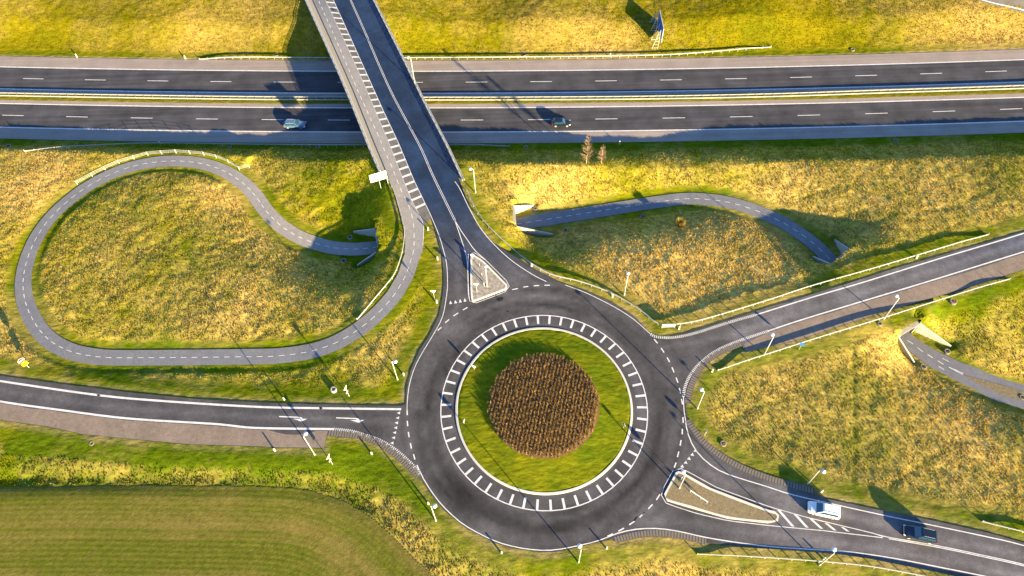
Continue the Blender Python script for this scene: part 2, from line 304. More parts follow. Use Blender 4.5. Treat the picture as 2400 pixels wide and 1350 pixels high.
# tunnel mouths: (wall corner bottoms/tops, wing tips) : A, B corner with level seen, tips
def pt(x, y, z): return U([(x, y)], z)[0]
MOUTH = {'a': (pt(882,555,PZ0), pt(887,587,3.9), pt(828,543,1.35), pt(837,622,1.5)),
         'b': (pt(1206,501.5,PZ0), pt(1210,531,3.9), pt(1250,481,1.35), pt(1295,549,1.5)),
         'c': (pt(1978.5,601.5,PZ0), pt(1948,619,3.9), pt(1956,561.5,1.35), pt(1905,601,1.5)),
         'd': (pt(2143,776,PZ0), pt(2106,789,3.9), pt(2229,811.5,1.35), pt(2143,850,1.5))}

# ------------------------------------------------------------------ terrain grid
def axis(a, b, step):
    core = np.arange(a, b+step/2, step); g = 3.0*1.5**np.arange(16); e = np.cumsum(g)
    return np.r_[a-e[::-1], core, b+e]
cw = np.vstack([U([(0, 0), (2400, 0)], 5), U([(0, 1350), (2400, 1350)], 4)])
GX = axis(cw[:, 0].min()-8, cw[:, 0].max()+8, 0.42); GY = axis(cw[:, 1].min()-8, cw[:, 1].max()+14, 0.42)
X, Y = np.meshgrid(GX, GY)
Z = Bz(X, Y)
RB, _ = seg_dist(X, Y, EMB_S, True); RB[inside(X, Y, EMB_S)] = 0
RN, _ = seg_dist(X, Y, EMB_N, True); RN[inside(X, Y, EMB_N)] = 0
# field bank / ditch
ditchP = spline(U(px('-200,1128 0,1122 200,1120 400,1118 600,1117 700,1124 800,1148 880,1190 930,1235 990,1300 1050,1360 1120,1450'), 4.3)[:, :2], 2)
dD, _ = seg_dist(X, Y, ditchP); Z -= 0.45*np.exp(-(dD/1.5)**2)
# motorway trench
dN = Y - fNp(X); dS = fSp(X) - Y; dM = np.maximum(np.maximum(dN, dS), 0)
bw = np.interp(X, [U([(0, 340)], 0)[0, 0], U([(600, 340)], 0)[0, 0], U([(900, 340)], 0)[0, 0]], [4.6, 5.2, 9.0]); wM = np.where(dN > 0, 1-smooth((dN-1.6)/9.0), np.where(dS > 0, 1-crest((dS-1.2)/bw), 1.0)); wM[(dN <= 1.6) & (dS <= 1.2)] = 1
Z = Z*(1-wM) + (-0.07)*wM
sub = (Y < fMn(X)-0.05) & (Y > fMs(X)+0.05); Z[sub] = 0.05
# raised roads
RzG = Rz(X, Y)
swB = np.full(X.shape, 6.5); bl = hit(px('900,405 925,453 940,510 985,516 1015,524'), Rz); wz = (X < np.interp(Y, bl[::-1, 1], bl[::-1, 0])+3) & (Y > bl[-1, 1]-14) ; swB[wz] = 6.5+9.5*smooth((Y[wz]-bl[-1, 1]+14)/10)
for D, sw in ((RB, swB), (RN, 6.0)):
    w = 1-smooth((D-1.3)/sw); w[D <= 1.3] = 1; Z = Z*(1-w) + (RzG-0.13)*w
# roundabout mound
CEN = hit([(1275, 968)], Rz)[0]
# fit of the ring lines
ringpx = px('1275.6,738.8 1391.4,769.6 1448,808.6 1497,876.6 1514.9,937 1517.9,974.9 1149,772 1063.5,857.7 1035,917 1032.7,962 1036.9,1005 1060,1068.7 1097.8,1119 1147,1160.7 1244,1197 1314,1195.7 1381.5,1176 1437,1141 1481,1090.7 1508.5,1031')
rw = hit(ringpx, Rz)[:, :2]; A_ = np.c_[2*rw, np.ones(len(rw))]; s_ = np.linalg.lstsq(A_, (rw**2).sum(1), rcond=None)[0]
CX, CY = s_[:2]; R_LINE = math.sqrt(s_[2]+CX*CX+CY*CY); R_KERB = R_LINE*0.851; R_PLANT = R_LINE*0.535
rr = np.hypot(X-CX, Y-CY); isl = rr < R_KERB-0.1
Z = np.where(isl, RzG+0.1+0.75*smooth((R_KERB-rr)/(R_KERB*0.7)), Z)
# cycle path cuts
dP = np.full(X.shape, 1e9); zP = np.zeros(X.shape)
for W, mouths in ((W1, 'a'), (W2, 'bc'), (W3, 'd')):
    d, pos = seg_dist(X, Y, W); zz = np.interp(pos, np.arange(len(W)), W[:, 2]); hw = 2.3; sw = np.full(X.shape, 6.0)
    d = np.maximum(d-hw, 0)
    sw = np.where(pos < len(W)-44, 2.0, 9.0) if W is W1 else np.full(X.shape, 9.0 if W is W2 else 7.5)
    if W is W1:
        q0 = W[-30]; sw = np.where((pos >= len(W)-44) & (Y > np.interp(X, W[-44:, 0], W[-44:, 1])), 15.0, sw)
    blk = np.zeros(X.shape, bool); fade = np.zeros(X.shape)
    for k in mouths:
        A, B, tA, tB = MOUTH[k]; q = np.array([A[:2], B[:2], tB[:2], tA[:2]])
        dq, _ = seg_dist(X, Y, q, True); dq[inside(X, Y, q)] = 0; d = np.minimum(d, dq)
        mid = (A+B)[:2]/2; u = (B-A)[:2]; half = np.linalg.norm(u)/2; u = u/np.linalg.norm(u); n = np.array([-u[1], u[0]])
        if ((tA+tB)[:2]/2-mid)@n < 0: n = -n
        f = (X-mid[0])*n[0]+(Y-mid[1])*n[1]; lat = np.abs((X-mid[0])*u[0]+(Y-mid[1])*u[1])
        near = (lat < half+9) & (f > -14) & (f < 11)
        sw = np.where(near, np.minimum(sw, 0.7+0.85*np.clip(f, 0, 11)+9*smooth((lat-half-1.5)/6.5)), sw)
        blk |= (f < -0.16) & (lat < half+0.2) & (f > -16); endp = (pos < 9) if (k == 'b' or k == 'd') else (pos > len(W)-10); fade = np.where(endp & (f < 0), np.maximum(fade, smooth((-f-.2)/4.5)), fade)
    w = 1-crest(d/sw); w[d <= 0] = 1; w = w*(1-fade); w[blk] = 0
    Z = Z*(1-w)+(zz-0.08)*w
    dP = np.where(blk, dP, np.minimum(dP, d))
tr = (dN <= 1.0) & (dS <= 1.0); Z[tr] = np.where(sub, 0.05, -0.07)[tr]
# soften the banks between roads and paths
sm = (RB > 1.6) & (RN > 1.6) & (dP > 1.1) & (dS > 10) & (X > GX[16]) & (X < GX[-17]) & (Y > GY[16]) & (rr > R_KERB+2) & (dD > 4)
for k in MOUTH:
    A, B, tA, tB = MOUTH[k]; q = np.array([A[:2], B[:2], tB[:2], tA[:2]]); dq, _ = seg_dist(X, Y, q, True); sm &= (dq > .9) & ~inside(X, Y, q)
for _ in range(70):
    A_ = (np.roll(Z, 1, 0)+np.roll(Z, -1, 0)+np.roll(Z, 1, 1)+np.roll(Z, -1, 1))/4; Z = np.where(sm, A_, Z)
# zones and fine relief
MOWN = np.maximum.reduce([1-smooth((RB-2.2)/2.5), 1-smooth((RN-1)/2), 1-smooth((dP-0.6)/0.7), 1-smooth((np.where(dN > 0, dN, dS)-1.6)/1.6)*1.0, isl*1.0])
LAWN = U(px('0,1060 300,1085 600,1100 760,1105 880,1145 960,1190 985,1120 930,1065 860,1035 770,1025 755,1052 600,1048 300,1030 0,985'), 5)[:, :2]
MOWN = np.maximum(MOWN, inside(X, Y, LAWN)*0.9)
ROUGH = np.clip(1-MOWN, 0, 1)
FPX = px('-300,1142 0,1141 150,1138 300,1137 450,1138 600,1139 700,1145 770,1160 830,1185 880,1217 930,1263 980,1312 1040,1370 1150,1480'); FIN = inside(X, Y, np.vstack([U(FPX, 4.2)[:, :2], U(px('900,1560 -500,1560'), 4)[:, :2]]))
KEEP = ~FIN & (RB > 0.3) & (RN > 0.3) & (dP > 0.2) & (dM > 0.3)
lump = 0.5*(vn(X*0.8+Y*0.5, Y*0.8-X*0.5, 1.3, 1)-0.5)*0.30 + (vn(X, Y, 0.75, 2)-0.5)*0.11 + (vn(X, Y, 5, 3)-0.5)*0.2
TRK = np.full(X.shape, 9.0)
for q in ('1998,805 2001,880 2003,980 2005,1060 1998,1130', '2026,825 2033,880 2062,935', '2080,1145 2170,1085 2262,1030', '1700,1000 1760,960 1850,935', '420,560 470,640 560,700 640,730', '1880,450 1980,430 2080,460', '2010,540 2100,500 2220,490 2330,440'):
    TRK = np.minimum(TRK, seg_dist(X, Y, U(px(q), 5)[:, :2])[0])
TRK = np.exp(-(TRK/.42)**2)*ROUGH
Zs = Z.copy()
Z = Z - .09*TRK*KEEP + lump*ROUGH*KEEP + (vn(X, Y, 0.9, 4)-0.5)*0.07*KEEP + (vn(X, Y, 3, 5)-0.5)*0.06*isl
def bil(Gd):
    def f(x, y):
        x = np.asarray(x, float); y = np.asarray(y, float)
        i = np.clip(np.searchsorted(GX, x)-1, 0, len(GX)-2); j = np.clip(np.searchsorted(GY, y)-1, 0, len(GY)-2)
        a = np.clip((x-GX[i])/(GX[i+1]-GX[i]), 0, 1); b = np.clip((y-GY[j])/(GY[j+1]-GY[j]), 0, 1)
        return (Gd[j, i]*(1-a)+Gd[j, i+1]*a)*(1-b)+(Gd[j+1, i]*(1-a)+Gd[j+1, i+1]*a)*b
    return f
Tz = bil(Z); Tsm = bil(Zs); fMOWN = bil(MOWN)
# colour zones: straw amount / green amount blobs (picture point, radius m, straw, green)
BLOB = [(150,30,14,.1,0),(600,40,9,.35,0),(450,55,8,.3,0),(1380,90,10,.5,0),(1480,100,6,.4,0),(1250,60,10,.15,0),(2250,40,14,.45,.1),(2380,60,9,.4,.25),(1750,90,12,-.4,.05),(1900,100,12,-.4,0),(100,100,14,-.3,.1),(1000,110,12,-.1,0),
        (40,430,9,.4,0),(100,390,8,.4,0),(300,470,10,.15,.1),(560,450,8,.45,0),(500,430,6,.3,0),(200,600,9,.2,.15),(450,640,12,.05,.3),(600,580,8,.25,.25),(700,650,9,.25,.2),(550,760,8,.3,0),(300,760,9,.1,.1),(800,760,8,.1,0),(700,430,9,-.2,.1),(820,470,8,-.2,.3),(850,600,6,-.2,.5),
        (1200,470,8,.2,0),(1300,430,8,.35,0),(1450,420,9,-.1,0),(1600,430,10,.05,0),(1800,430,9,.3,.1),(2000,480,14,.25,.25),(2200,430,14,.3,.2),(2350,430,9,0,.6),(1600,640,12,.55,0),(1450,620,9,.4,.05),(1800,620,9,.4,.05),(1350,530,8,.2,.35),(1700,520,9,.15,.4),
        (1750,950,12,.15,.42),(1950,900,14,.2,.35),(2000,1050,14,.02,.42),(1850,1070,10,.1,.3),(2250,1050,12,.2,.2),(2300,1150,10,.1,.2),(2100,820,6,.45,0),(2250,960,8,.3,.3),(2300,740,9,-.2,.5),(2370,850,8,.2,0),(2200,760,6,.2,.1),
        (50,760,7,.3,.15),(60,820,6,.2,.3),(400,880,10,.15,.35),(700,880,8,-.1,.15),(900,840,5,.3,.1),(850,900,6,-.1,.1),(600,1085,10,.1,.1),(200,1080,12,.05,.2),(950,1250,9,.25,.45),(1100,1320,10,.2,.45),(1500,1330,12,.25,.45),(1800,1330,12,.2,.4),(2100,1345,10,.2,.4)]
S = np.full(X.shape, .27); Gn = np.full(X.shape, .12)
for bx, by, r, s, g in BLOB:
    b = U([(bx, by)], 4.5)[0]; k = np.exp(-((X-b[0])**2+(Y-b[1])**2)/(r*r)); S += (1.25 if s > 0 else 1)*s*k; Gn += g*k
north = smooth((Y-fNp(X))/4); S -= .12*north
S += (vn(X, Y, 9, 1)-.5)*.3 + (vn(X, Y, 3.2, 2)-.5)*.3 + (vn(X, Y, 1.1, 7)-.5)*.3; pass
Gn += .08+(vn(X, Y, 10, 3)-.5)*.4 + (vn(X, Y, 1.9, 4)-.5)*.4 + .10*(1-north)
Gn += MOWN*.42*(1-north*.7); S -= MOWN*.30
S -= .16*TRK; Gn += .2*TRK
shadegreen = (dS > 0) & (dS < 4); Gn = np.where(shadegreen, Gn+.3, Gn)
Gn = np.where(sub, .6, Gn); S = np.where(sub, .15, S)
Gn = np.where(isl, .80+(vn(X, Y, 2.5, 6)-.5)*.5, Gn); S = np.where(isl, .02, S)
bk = np.exp(-((dD-1.5)/5.5)**2); Gn += .62*bk; S -= .12*bk
DIRT = (1-smooth((RB-.2)/1.3))*(RB > 0)*.55*vn(X, Y, 2.5, 5) + (1-smooth((dN-.1)/.6))*(dN > 0)*.9
GREEN, YELLOW, STRAW, BROWN = (np.array(c) for c in ((.060, .092, .003), (.195, .170, .005), (.370, .268, .080), (.245, .175, .060)))
def grass_col(s, g, dirt, jit=0):
    s = np.clip(s, 0, 1)[..., None]; g = np.clip(g, 0, 1)[..., None]; d = np.clip(dirt, 0, 1)[..., None]
    c = YELLOW*(1-g)+GREEN*g; c = c*(1-s)+(STRAW*(1-g*.5)+BROWN*g*.5)*s
    return c*(1-d)+np.array((.30, .21, .13))*d
Cg = grass_col(S, Gn, DIRT)*(1+(.45*ROUGH+.30*MOWN)*(1-north))[..., None]*(1-.16*north*smooth((Y-fNp(X)-1)/3))[..., None]  # light offset in the colour: shadowed flats brightened, strongly sunlit north slope darkened
fS_, fG_ = bil(S), bil(Gn)
Cg[sub] *= .62
nx, ny = len(GX), len(GY)
idx = np.arange(nx*ny).reshape(ny, nx)
Q = np.stack([idx[:-1, :-1], idx[:-1, 1:], idx[1:, 1:], idx[1:, :-1]], -1).reshape(-1, 4)
# open the ground where the tunnel mouths stand (the tube behind carries the opening)
qz = Z.ravel()[Q]; span = qz.max(1)-qz.min(1); qc = np.stack([X.ravel()[Q].mean(1), Y.ravel()[Q].mean(1)], 1)
drop = np.zeros(len(Q), bool)
for k in MOUTH:
    A, B, tA, tB = MOUTH[k]; mid = (A+B)[:2]/2; drop |= (np.linalg.norm(qc-mid, axis=1) < 2.2) & (span > 1.0)
Q = Q[~drop]
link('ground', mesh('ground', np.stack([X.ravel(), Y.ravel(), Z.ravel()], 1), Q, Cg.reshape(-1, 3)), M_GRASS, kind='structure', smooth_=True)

# ------------------------------------------------------------------ sheets and ribbons
def sheet(name, P, zf, off, m, holes=(), step=3.0, parent=None, kind='structure', tint=None, thick=0):
    P = np.asarray(P, float)[:, :2]; V = [Vector(p) for p in P]; E = [(i, (i+1) % len(P)) for i in range(len(P))]
    for h in holes:
        n = len(V); V += [Vector(p[:2]) for p in h]; E += [(n+i, n+(i+1) % len(h)) for i in range(len(h))]
    gx = np.arange(P[:, 0].min()+step/2, P[:, 0].max(), step); gy = np.arange(P[:, 1].min()+step/2, P[:, 1].max(), step); gx, gy = np.meshgrid(gx, gy)
    gx = gx.ravel()+.13*np.sin(gy.ravel()*7); gy = gy.ravel(); k = inside(gx, gy, P)
    V += [Vector(v) for v in np.stack([gx[k], gy[k]], 1)]
    vo, eo, fo, *_ = delaunay_2d_cdt(V, E, [], 0, 1e-4)
    vo = np.array([tuple(v) for v in vo]); fo = np.array([f for f in fo if len(f) == 3]); c = vo[fo].mean(1); ok = inside(c[:, 0], c[:, 1], P)
    for h in holes: ok &= ~inside(c[:, 0], c[:, 1], np.asarray(h)[:, :2])
    fo = fo[ok]; z = zf(vo[:, 0], vo[:, 1])+off
    v3 = np.c_[vo, z]; e1 = v3[fo[:, 1]]-v3[fo[:, 0]]; e2 = v3[fo[:, 2]]-v3[fo[:, 0]]; fl = np.cross(e1, e2)[:, 2] < 0; fo[fl] = fo[fl][:, ::-1]
    if thick:
        n = len(v3); cnt = {}
        for f in fo:
            for i in range(3): cnt[(f[i], f[(i+1) % 3])] = 1
        side = [(a, b, b+n, a+n) for (a, b) in cnt if (b, a) not in cnt]
        v3 = np.vstack([v3, v3-[0, 0, thick]]); Fs = [tuple(f) for f in fo]+[tuple(f[::-1]+n) for f in fo]+[tuple(s[::-1]) for s in side]
        me = mesh(name, v3, Fs)
    else: me = mesh(name, v3, fo, None if tint is None else tint(v3[:, 0], v3[:, 1]))
    return link(name, me, m, parent, kind=kind)
def offset_line(W, d):
    t = np.gradient(W[:, :2], axis=0); t /= np.linalg.norm(t, axis=1)[:, None]+1e-9
    return W[:, :2]+np.stack([-t[:, 1], t[:, 0]], 1)*d
class Rib:
    """painted lines collected into one mesh per road"""
    def __init__(s, zf, off): s.V = []; s.F = []; s.zf = zf; s.off = off
    def line(s, W, width, dash=None, phase=0.0, step=0.7):
        W = resample(np.asarray(W)[:, :2], step); d = np.r_[0, np.cumsum(np.linalg.norm(np.diff(W, axis=0), axis=1))]
        spans = [(0, d[-1])] if dash is None else [(a, min(a+dash[0], d[-1])) for a in np.arange(phase, d[-1], dash[1])]
        L, Rr = offset_line(W, width/2), offset_line(W, -width/2)
        for a, b in spans:
            ss = np.linspace(a, b, max(2, int((b-a)/1.5)+2)); l = np.stack([np.interp(ss, d, L[:, i]) for i in (0, 1)], 1); r = np.stack([np.interp(ss, d, Rr[:, i]) for i in (0, 1)], 1)
            s.strip(l, r)
        return s
    def strip(s, l, r):
        n = len(s.V); zl = s.zf(l[:, 0], l[:, 1])+s.off; zr = s.zf(r[:, 0], r[:, 1])+s.off
        for i in range(len(l)): s.V += [(*r[i], zr[i]), (*l[i], zl[i])]
        s.F += [(n+2*i, n+2*i+2, n+2*i+3, n+2*i+1) for i in range(len(l)-1)]
    def poly(s, p):
        p = np.asarray(p)[:, :2]; a = sum(p[i][0]*p[(i+1) % len(p)][1]-p[(i+1) % len(p)][0]*p[i][1] for i in range(len(p)))
        if a < 0: p = p[::-1]
        n = len(s.V); z = s.zf(p[:, 0], p[:, 1])+s.off; s.V += [(*q, k) for q, k in zip(p, z)]; s.F.append(tuple(range(n, n+len(p)))); return s
    def build(s, name, m=None, parent=None, tint=None):
        v = np.array(s.V); return link(name, mesh(name, v, s.F, None if tint is None else tint(v[:, 0], v[:, 1])), m or M_WHITE, parent, kind='structure')
def curve_strip(fa, fb, a=-215, b=225):
    xs = np.arange(a, b+1, 2.0); return np.stack([xs, fa(xs)], 1), np.stack([xs, fb(xs)], 1)

# motorway
mw = Rib(zero, 0.0); mw.strip(*curve_strip(fNl, fNs)); mw.strip(*curve_strip(fSn, fSs)); motorway = mw.build('motorway', M_ASPH)
sh = Rib(zero, 0.004); sh.strip(*curve_strip(fNp, fNl)); sh.strip(*curve_strip(fNs, fMn)); sh.strip(*curve_strip(fMs, fSn)); sh.strip(*curve_strip(fSs, fSp)); sh.build('shoulder', M_SHLD, motorway)
ml = Rib(zero, 0.012)
xs = np.arange(-215, 226, 2.0)
for f, w in ((fNl, .30), (fNs, .30), (fSn, .30), (fSs, .30)): ml.line(np.stack([xs, f(xs)], 1), w)
for f, first in ((fNd, (52, 184)), (fSd, (6, 270))):
    W = resample(np.stack([xs, f(xs)], 1), .5); d = np.r_[0, np.cumsum(np.linalg.norm(np.diff(W, axis=0), axis=1))]
    s0 = d[np.argmin(np.abs(W[:, 0]-U([first], 0)[0, 0]))]; ml.line(W, .17, (5.0, 15.0), s0 % 15.0)
ml.build('lane_marking', None, motorway)

# raised road
def circ(r, n=160, z=0): return np.stack([CX+r*np.cos(np.linspace(0, 2*math.pi, n, endpoint=False)), CY+r*np.sin(np.linspace(0, 2*math.pi, n, endpoint=False))], 1)
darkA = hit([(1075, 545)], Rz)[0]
LANES = [hit(px(q), Rz)[:, :2] for q in ('1640,1098 1700,1132 1800,1160 1950,1200 2100,1238 2400,1302 2700,1380', '1500,1222 1600,1222 1700,1238 1850,1258 2000,1278 2200,1312 2400,1352', '1560,812 1700,790 1850,740 2100,662 2400,568 2700,472', '0,916 200,945 400,965 600,976 800,984 930,990', '1073,570 1073,640 1074,700 1066,740', '1120,545 1160,590 1215,640 1300,700', '1090,700 1160,690 1240,690 1330,715 1400,750')]
def road_tint(x, y):
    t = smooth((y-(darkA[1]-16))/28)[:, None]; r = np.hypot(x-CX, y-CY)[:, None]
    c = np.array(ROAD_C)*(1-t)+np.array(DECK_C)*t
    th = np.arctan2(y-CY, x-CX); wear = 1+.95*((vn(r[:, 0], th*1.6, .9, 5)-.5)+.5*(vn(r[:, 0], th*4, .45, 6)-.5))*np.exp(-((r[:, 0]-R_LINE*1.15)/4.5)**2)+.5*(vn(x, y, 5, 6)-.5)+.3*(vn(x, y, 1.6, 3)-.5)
    for P_ in LANES: wear = wear+.42*np.exp(-(seg_dist(x, y, P_)[0]/.55)**2)*(.6+.8*vn(x, y, 6, 1)); ring = np.exp(-((r-R_LINE*1.13)/(1.6))**2)*.28
    old = 1+.45*smooth((x-CX-24)/14)[:, None]
    return c*(1-ring*(1-t))*wear[:, None]*old
HL = px('745,-40 762.5,0 812.9,108 851.9,194 912.3,337.5 937.5,403 965.2,471 989.2,516.4'); HR = px('763,-40 781.4,0 819,83 851.9,156 897.2,257 935,337.5 970.3,423 1008,501')
OUT2 = px('765,-40 781.4,0 819,83 851.9,156 897.2,257 935,337.5 970.3,423 1008,501'); k0 = [i for i, p in enumerate(px(OUT)) if abs(p[0]-1015.6) < .1][0]
CARR = np.vstack([OUT2, px(OUT)[k0:-1], [[857, -40]]])
roadW = hit(CARR, Rz)
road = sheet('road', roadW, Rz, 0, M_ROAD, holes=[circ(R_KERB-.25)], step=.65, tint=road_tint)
# shoulders beside two arms
shL = hit(px('-180,915 0,945 151,967 302,985.5 503.8,998 600,1007 768,1010 759,1049.5 651.9,1048 600,1045.5 440.8,1040.5 311,1028.8 191.9,1017 111.5,999 0,984 -180,949'), Rz)
shR = hit(px('1744,806 1800,780 1875.6,754 2026.7,708.5 2172.8,664.5 2400,594 2700,500 2700,523 2400,631 2278.6,670.3 2152.6,707 2051.9,737 1951,769.8 1875.6,795 1800,813 1748,824.5'), Rz)
for s in (shL, shR): sheet('shoulder', s, Rz, 0.006, M_RSHL, step=3, parent=road)
# hatched strip on the bridge
hs = hit(np.vstack([HL, px('993,527 1010,513'), HR[::-1]]), Rz); sheet('median_strip', hs, Rz, 0.006, asphalt('worn_strip', (.13, .125, .125), None, .2), step=2.5, parent=road)
rl = Rib(Rz, 0.016)
def L(s, w, dash=None, phase=0, sp=True, off=0):
    W = hit(px(s), Rz); W = spline(W, .6) if sp else W
    if off: W = offset_line(resample(W, .6), off)
    rl.line(W, w, dash, phase); return W
hl = hit(HL, Rz); hr = hit(HR, Rz)
rl.line(hl, .11); rl.line(hr, .11)
per = np.linalg.norm(hit([(720+395/8.57, 55/8.57)], Rz)-hit([(720+895/8.57, 1165/8.57)], Rz))/10
dl = np.r_[0, np.cumsum(np.linalg.norm(np.diff(hl, axis=0), axis=1))]; dr = np.r_[0, np.cumsum(np.linalg.norm(np.diff(hr, axis=0), axis=1))]
s0 = dl[1]+.55
for k in range(-3, 60):
    a = s0+k*per
    if a < 0 or a+per > dl[-1]: continue
    f = lambda d, P, s: np.array([np.interp(s, d, P[:, 0]), np.interp(s, d, P[:, 1])])
    b = a*dr[-1]/dl[-1] + .55
    rl.poly([f(dl, hl, a), f(dl, hl, a+.5), f(dr, hr, b+.5), f(dr, hr, b)])
cl = '805,-38 821.7,0 854.4,73 892.2,161.2 925,231.7 982.9,340 1013,408 1050.9,486 1066,516.4'
for o in (-.14, .14): L(cl, .09, off=o)
L('1066,516.4 1079.8,556.7 1089,585 1095,612 1097.5,660 1100,700', .14); L('1066,516.4 1080,540 1098.7,566.8 1113,587 1139,610', .14)
L('1066,425 1078.6,444 1101.3,491.2 1129,539 1160,575 1200,611.5 1250.4,644.9 1280.6,660', .13)
L('1008,501 1028,549 1039.5,587 1047,619.7 1049,667.5 1047,690 1037,743 1013,788.5 993,821 972.8,859 960,899.3 954.7,937 954,962', .12)
# painted rim round the two islands
I1 = '1097.5,596 1103,590 1111.3,592 1139,610 1186.9,658 1194.5,666 1192,679 1180,686 1112,711.5 1106,712 1100,706 1097.5,690 1096.5,640'
I2 = '1577,1103.7 1583,1098 1593,1097 1604.4,1101 1679.6,1142.6 1800,1186.7 1890.7,1212.6 2043.7,1249 2082.6,1261.9 1929.6,1243.7 1800,1231.5 1705.6,1220.4 1633,1203.5 1560.4,1180 1550,1170 1550,1153'
for s in (I1, I2): W = hit(px(s), Rz); W = np.vstack([W, W[:1]]); rl.line(W, .12)
for a, b in (((1820.7,1194.5),(1854.5,1233.3)), ((1859.6,1204.8),(1888,1236)), ((1896,1215),(1921.9,1238.5)), ((1932.2,1225.6),(1953,1242.4)), ((1969.8,1234.6),(1984,1245))):
    W = hit([(a[0], a[1]), (a[0]+8, a[1]+1.5), (b[0]+7.5, b[1]+1), b], Rz); rl.poly(W)
sec = '2043.7,1249 2082.6,1259.3 2201.9,1280 2318.5,1304.6 2399,1322.8 2700,1396'
L(sec, .14, off=.0); L('2082.6,1262.5 2201.9,1283.5 2318.5,1308 2399,1326.2 2700,1400', .14)
L('1608.4,1000 1617.4,1031 1635.6,1062.2 1666.7,1090.7 1705.6,1111.5 1800,1141.3 1851.9,1158.2 1929.6,1176.3 2069.6,1207.4 2189,1232 2318.5,1259.3 2400,1278.7 2700,1362', .17)
L('1446.3,1250.2 1485.2,1241 1537,1238.5 1589,1245 1666.7,1261.9 1800,1280.5 1968.5,1291.7 2046.3,1300.8 2124,1313.7 2201.9,1329.3 2292.6,1347.4 2400,1371 2700,1444', .17)
L('983.7,1103.7 996.7,1129.6 1025.2,1171 1055,1203 1092.6,1233.3 1157.4,1267 1200,1280 1233.7,1286.5 1272.6,1289.9 1308.9,1287.8 1355.6,1278.7 1400,1268 1446.3,1250.2', .14)
L('-180,864 0,893 226.7,925.7 377.8,939.6 600,953.4 751,956.7 940,959.2', .36)
L('-180,908 0,940.9 151,962.3 302,981 503.8,993.8 600,1003 781.5,1005.7', .36)
def comb(s, w, w2=.16, gap=.34):
    W = spline(hit(px(s), Rz), .3); rl.line(W, w, (w2, gap), step=.3)
comb('781.5,1005.7 815.2,1009 833.3,1013 885.2,1029.8 924,1051.9 963,1085.6 983.7,1111.5', .5)
comb('1525,783.4 1540,789.7 1577.8,791 1628.2,781 1703.8,757 1771.8,737.6', .5); L('1771.8,738 1900.8,697.5 2026.7,660.5 2203,605.8 2400,546.6 2700,449', .24)
comb('1601.8,930 1605.5,906.9 1618,879 1640.8,851.4 1678.6,822.5 1729,799.8 1800,775.9', .5); L('1800,775.9 1875.6,750.6 2026.7,704.5 2172.8,660.5 2400,589.9 2700,497', .24)
L('1525,783.4 1484.6,748 1439.3,719.2 1376.3,687.7 1325,668', .12); L('1601.8,930 1603,962.3 1606.8,985 1608.4,1000', .14)
# broken yield lines of the ring
for s in ('1025.7,774.6 1034.5,767|1043.3,756.5 1052.6,748.7|1063,740.6 1073.6,733.6|1084.9,726.8 1095.5,720.5|1200,678.9 1213.9,676.4|1226.4,673 1238.3,671.3|1250.9,670 1263.5,669|1276,668.6 1288.7,668.6|1533,794.8 1541.3,804.8|1549.4,815.7 1556.4,826.2|1563.2,837.6 1569.5,848.9|1574.8,860.8 1579.8,872.8|1584.4,885 1589,896.8|1591.7,909.4 1595.5,922|1597.2,935 1599.7,948|1600.5,977.9 1601.3,991.2|1599.3,1005 1598.8,1018|1596.2,1031.6 1594,1044.6|1591,1058.3 1587.6,1071.3|1584.5,1084.3 1580.4,1096|1546.7,1158.7 1538.4,1171.6|1529.3,1182.3 1519.4,1192.6|1509,1203 1498.7,1212.6|1487.3,1221.7 1474.8,1230|1462.4,1237.8 1449.4,1245|1436.5,1251 1423.5,1257.2|954,961 954.7,973|954.4,986.2 955.7,998.8|957,1012.4 959,1025|961.7,1038.4 964.3,1051.3|969,1064.3 972.6,1077|977.2,1090.2 982.4,1102.4').split('|'): L(s, .2, sp=False)
# give-way teeth
def teeth(s, d):
    for p in px(s): rl.poly(hit(np.array([p+np.array(q) for q in d]), Rz))
teeth('934.5,968 932,979.5 929.5,991 927.5,1002.6 925,1014 922.5,1026 919,1038.4', [(-4.5, 0), (3.5, -3.6), (3.0, 3.4)])
teeth('1056.4,709 1067.8,707.4 1079,705.3 1090,703.3', [(-1, -4.5), (3.6, 3), (-3.4, 4)])
teeth('1629,1056.5 1621.8,1065.6 1614,1075 1606.3,1084.3 1598,1093.3', [(1.5, -4.5), (-4, 1.5), (5, 3.2)])
# two bent arrows
for dx, dy in ((0, 0), (134, 3)):
    T = lambda s: hit(px(s)+np.array([dx, dy]), Rz)
    rl.poly(T('654,974.9 700,976.7 700,979.3 654,977.6')); rl.poly(T('700,976.7 707,978 709.5,981.6 702.5,981.6 700,979.3')); rl.poly(T('686.5,981.4 720,981.4 708,987.4 704,987.4'))
dm = Rib(Rz, 0.024)
for cx_, cy_, a_, b_, t_ in ((1172, 701, 8, 4.5, -.3), (231, 926.3, 4, 2.2, .1), (752, 956.8, 4, 2.6, 0), (1163, 694, 2.2, 1.6, 0), (1490, 1216, 7, 1.6, -.9), (1508, 1204, 4, 1.2, -.7), (1190, 730, 3, 1.5, .4), (856, 1016, 2.5, 1.2, .2)):
    q = np.array([(a_*math.cos(i*.5236)*(1+.18*math.sin(i*2.3)), b_*math.sin(i*.5236)*(1+.2*math.cos(i*1.7))) for i in range(12)]); q = q@np.array([[math.cos(t_), math.sin(t_)], [-math.sin(t_), math.cos(t_)]])
    dm.poly(hit(q+np.array([cx_, cy_]), Rz))
dm.build('tar_patch', asphalt('fresh_tar', (.016, .018, .024)), road)
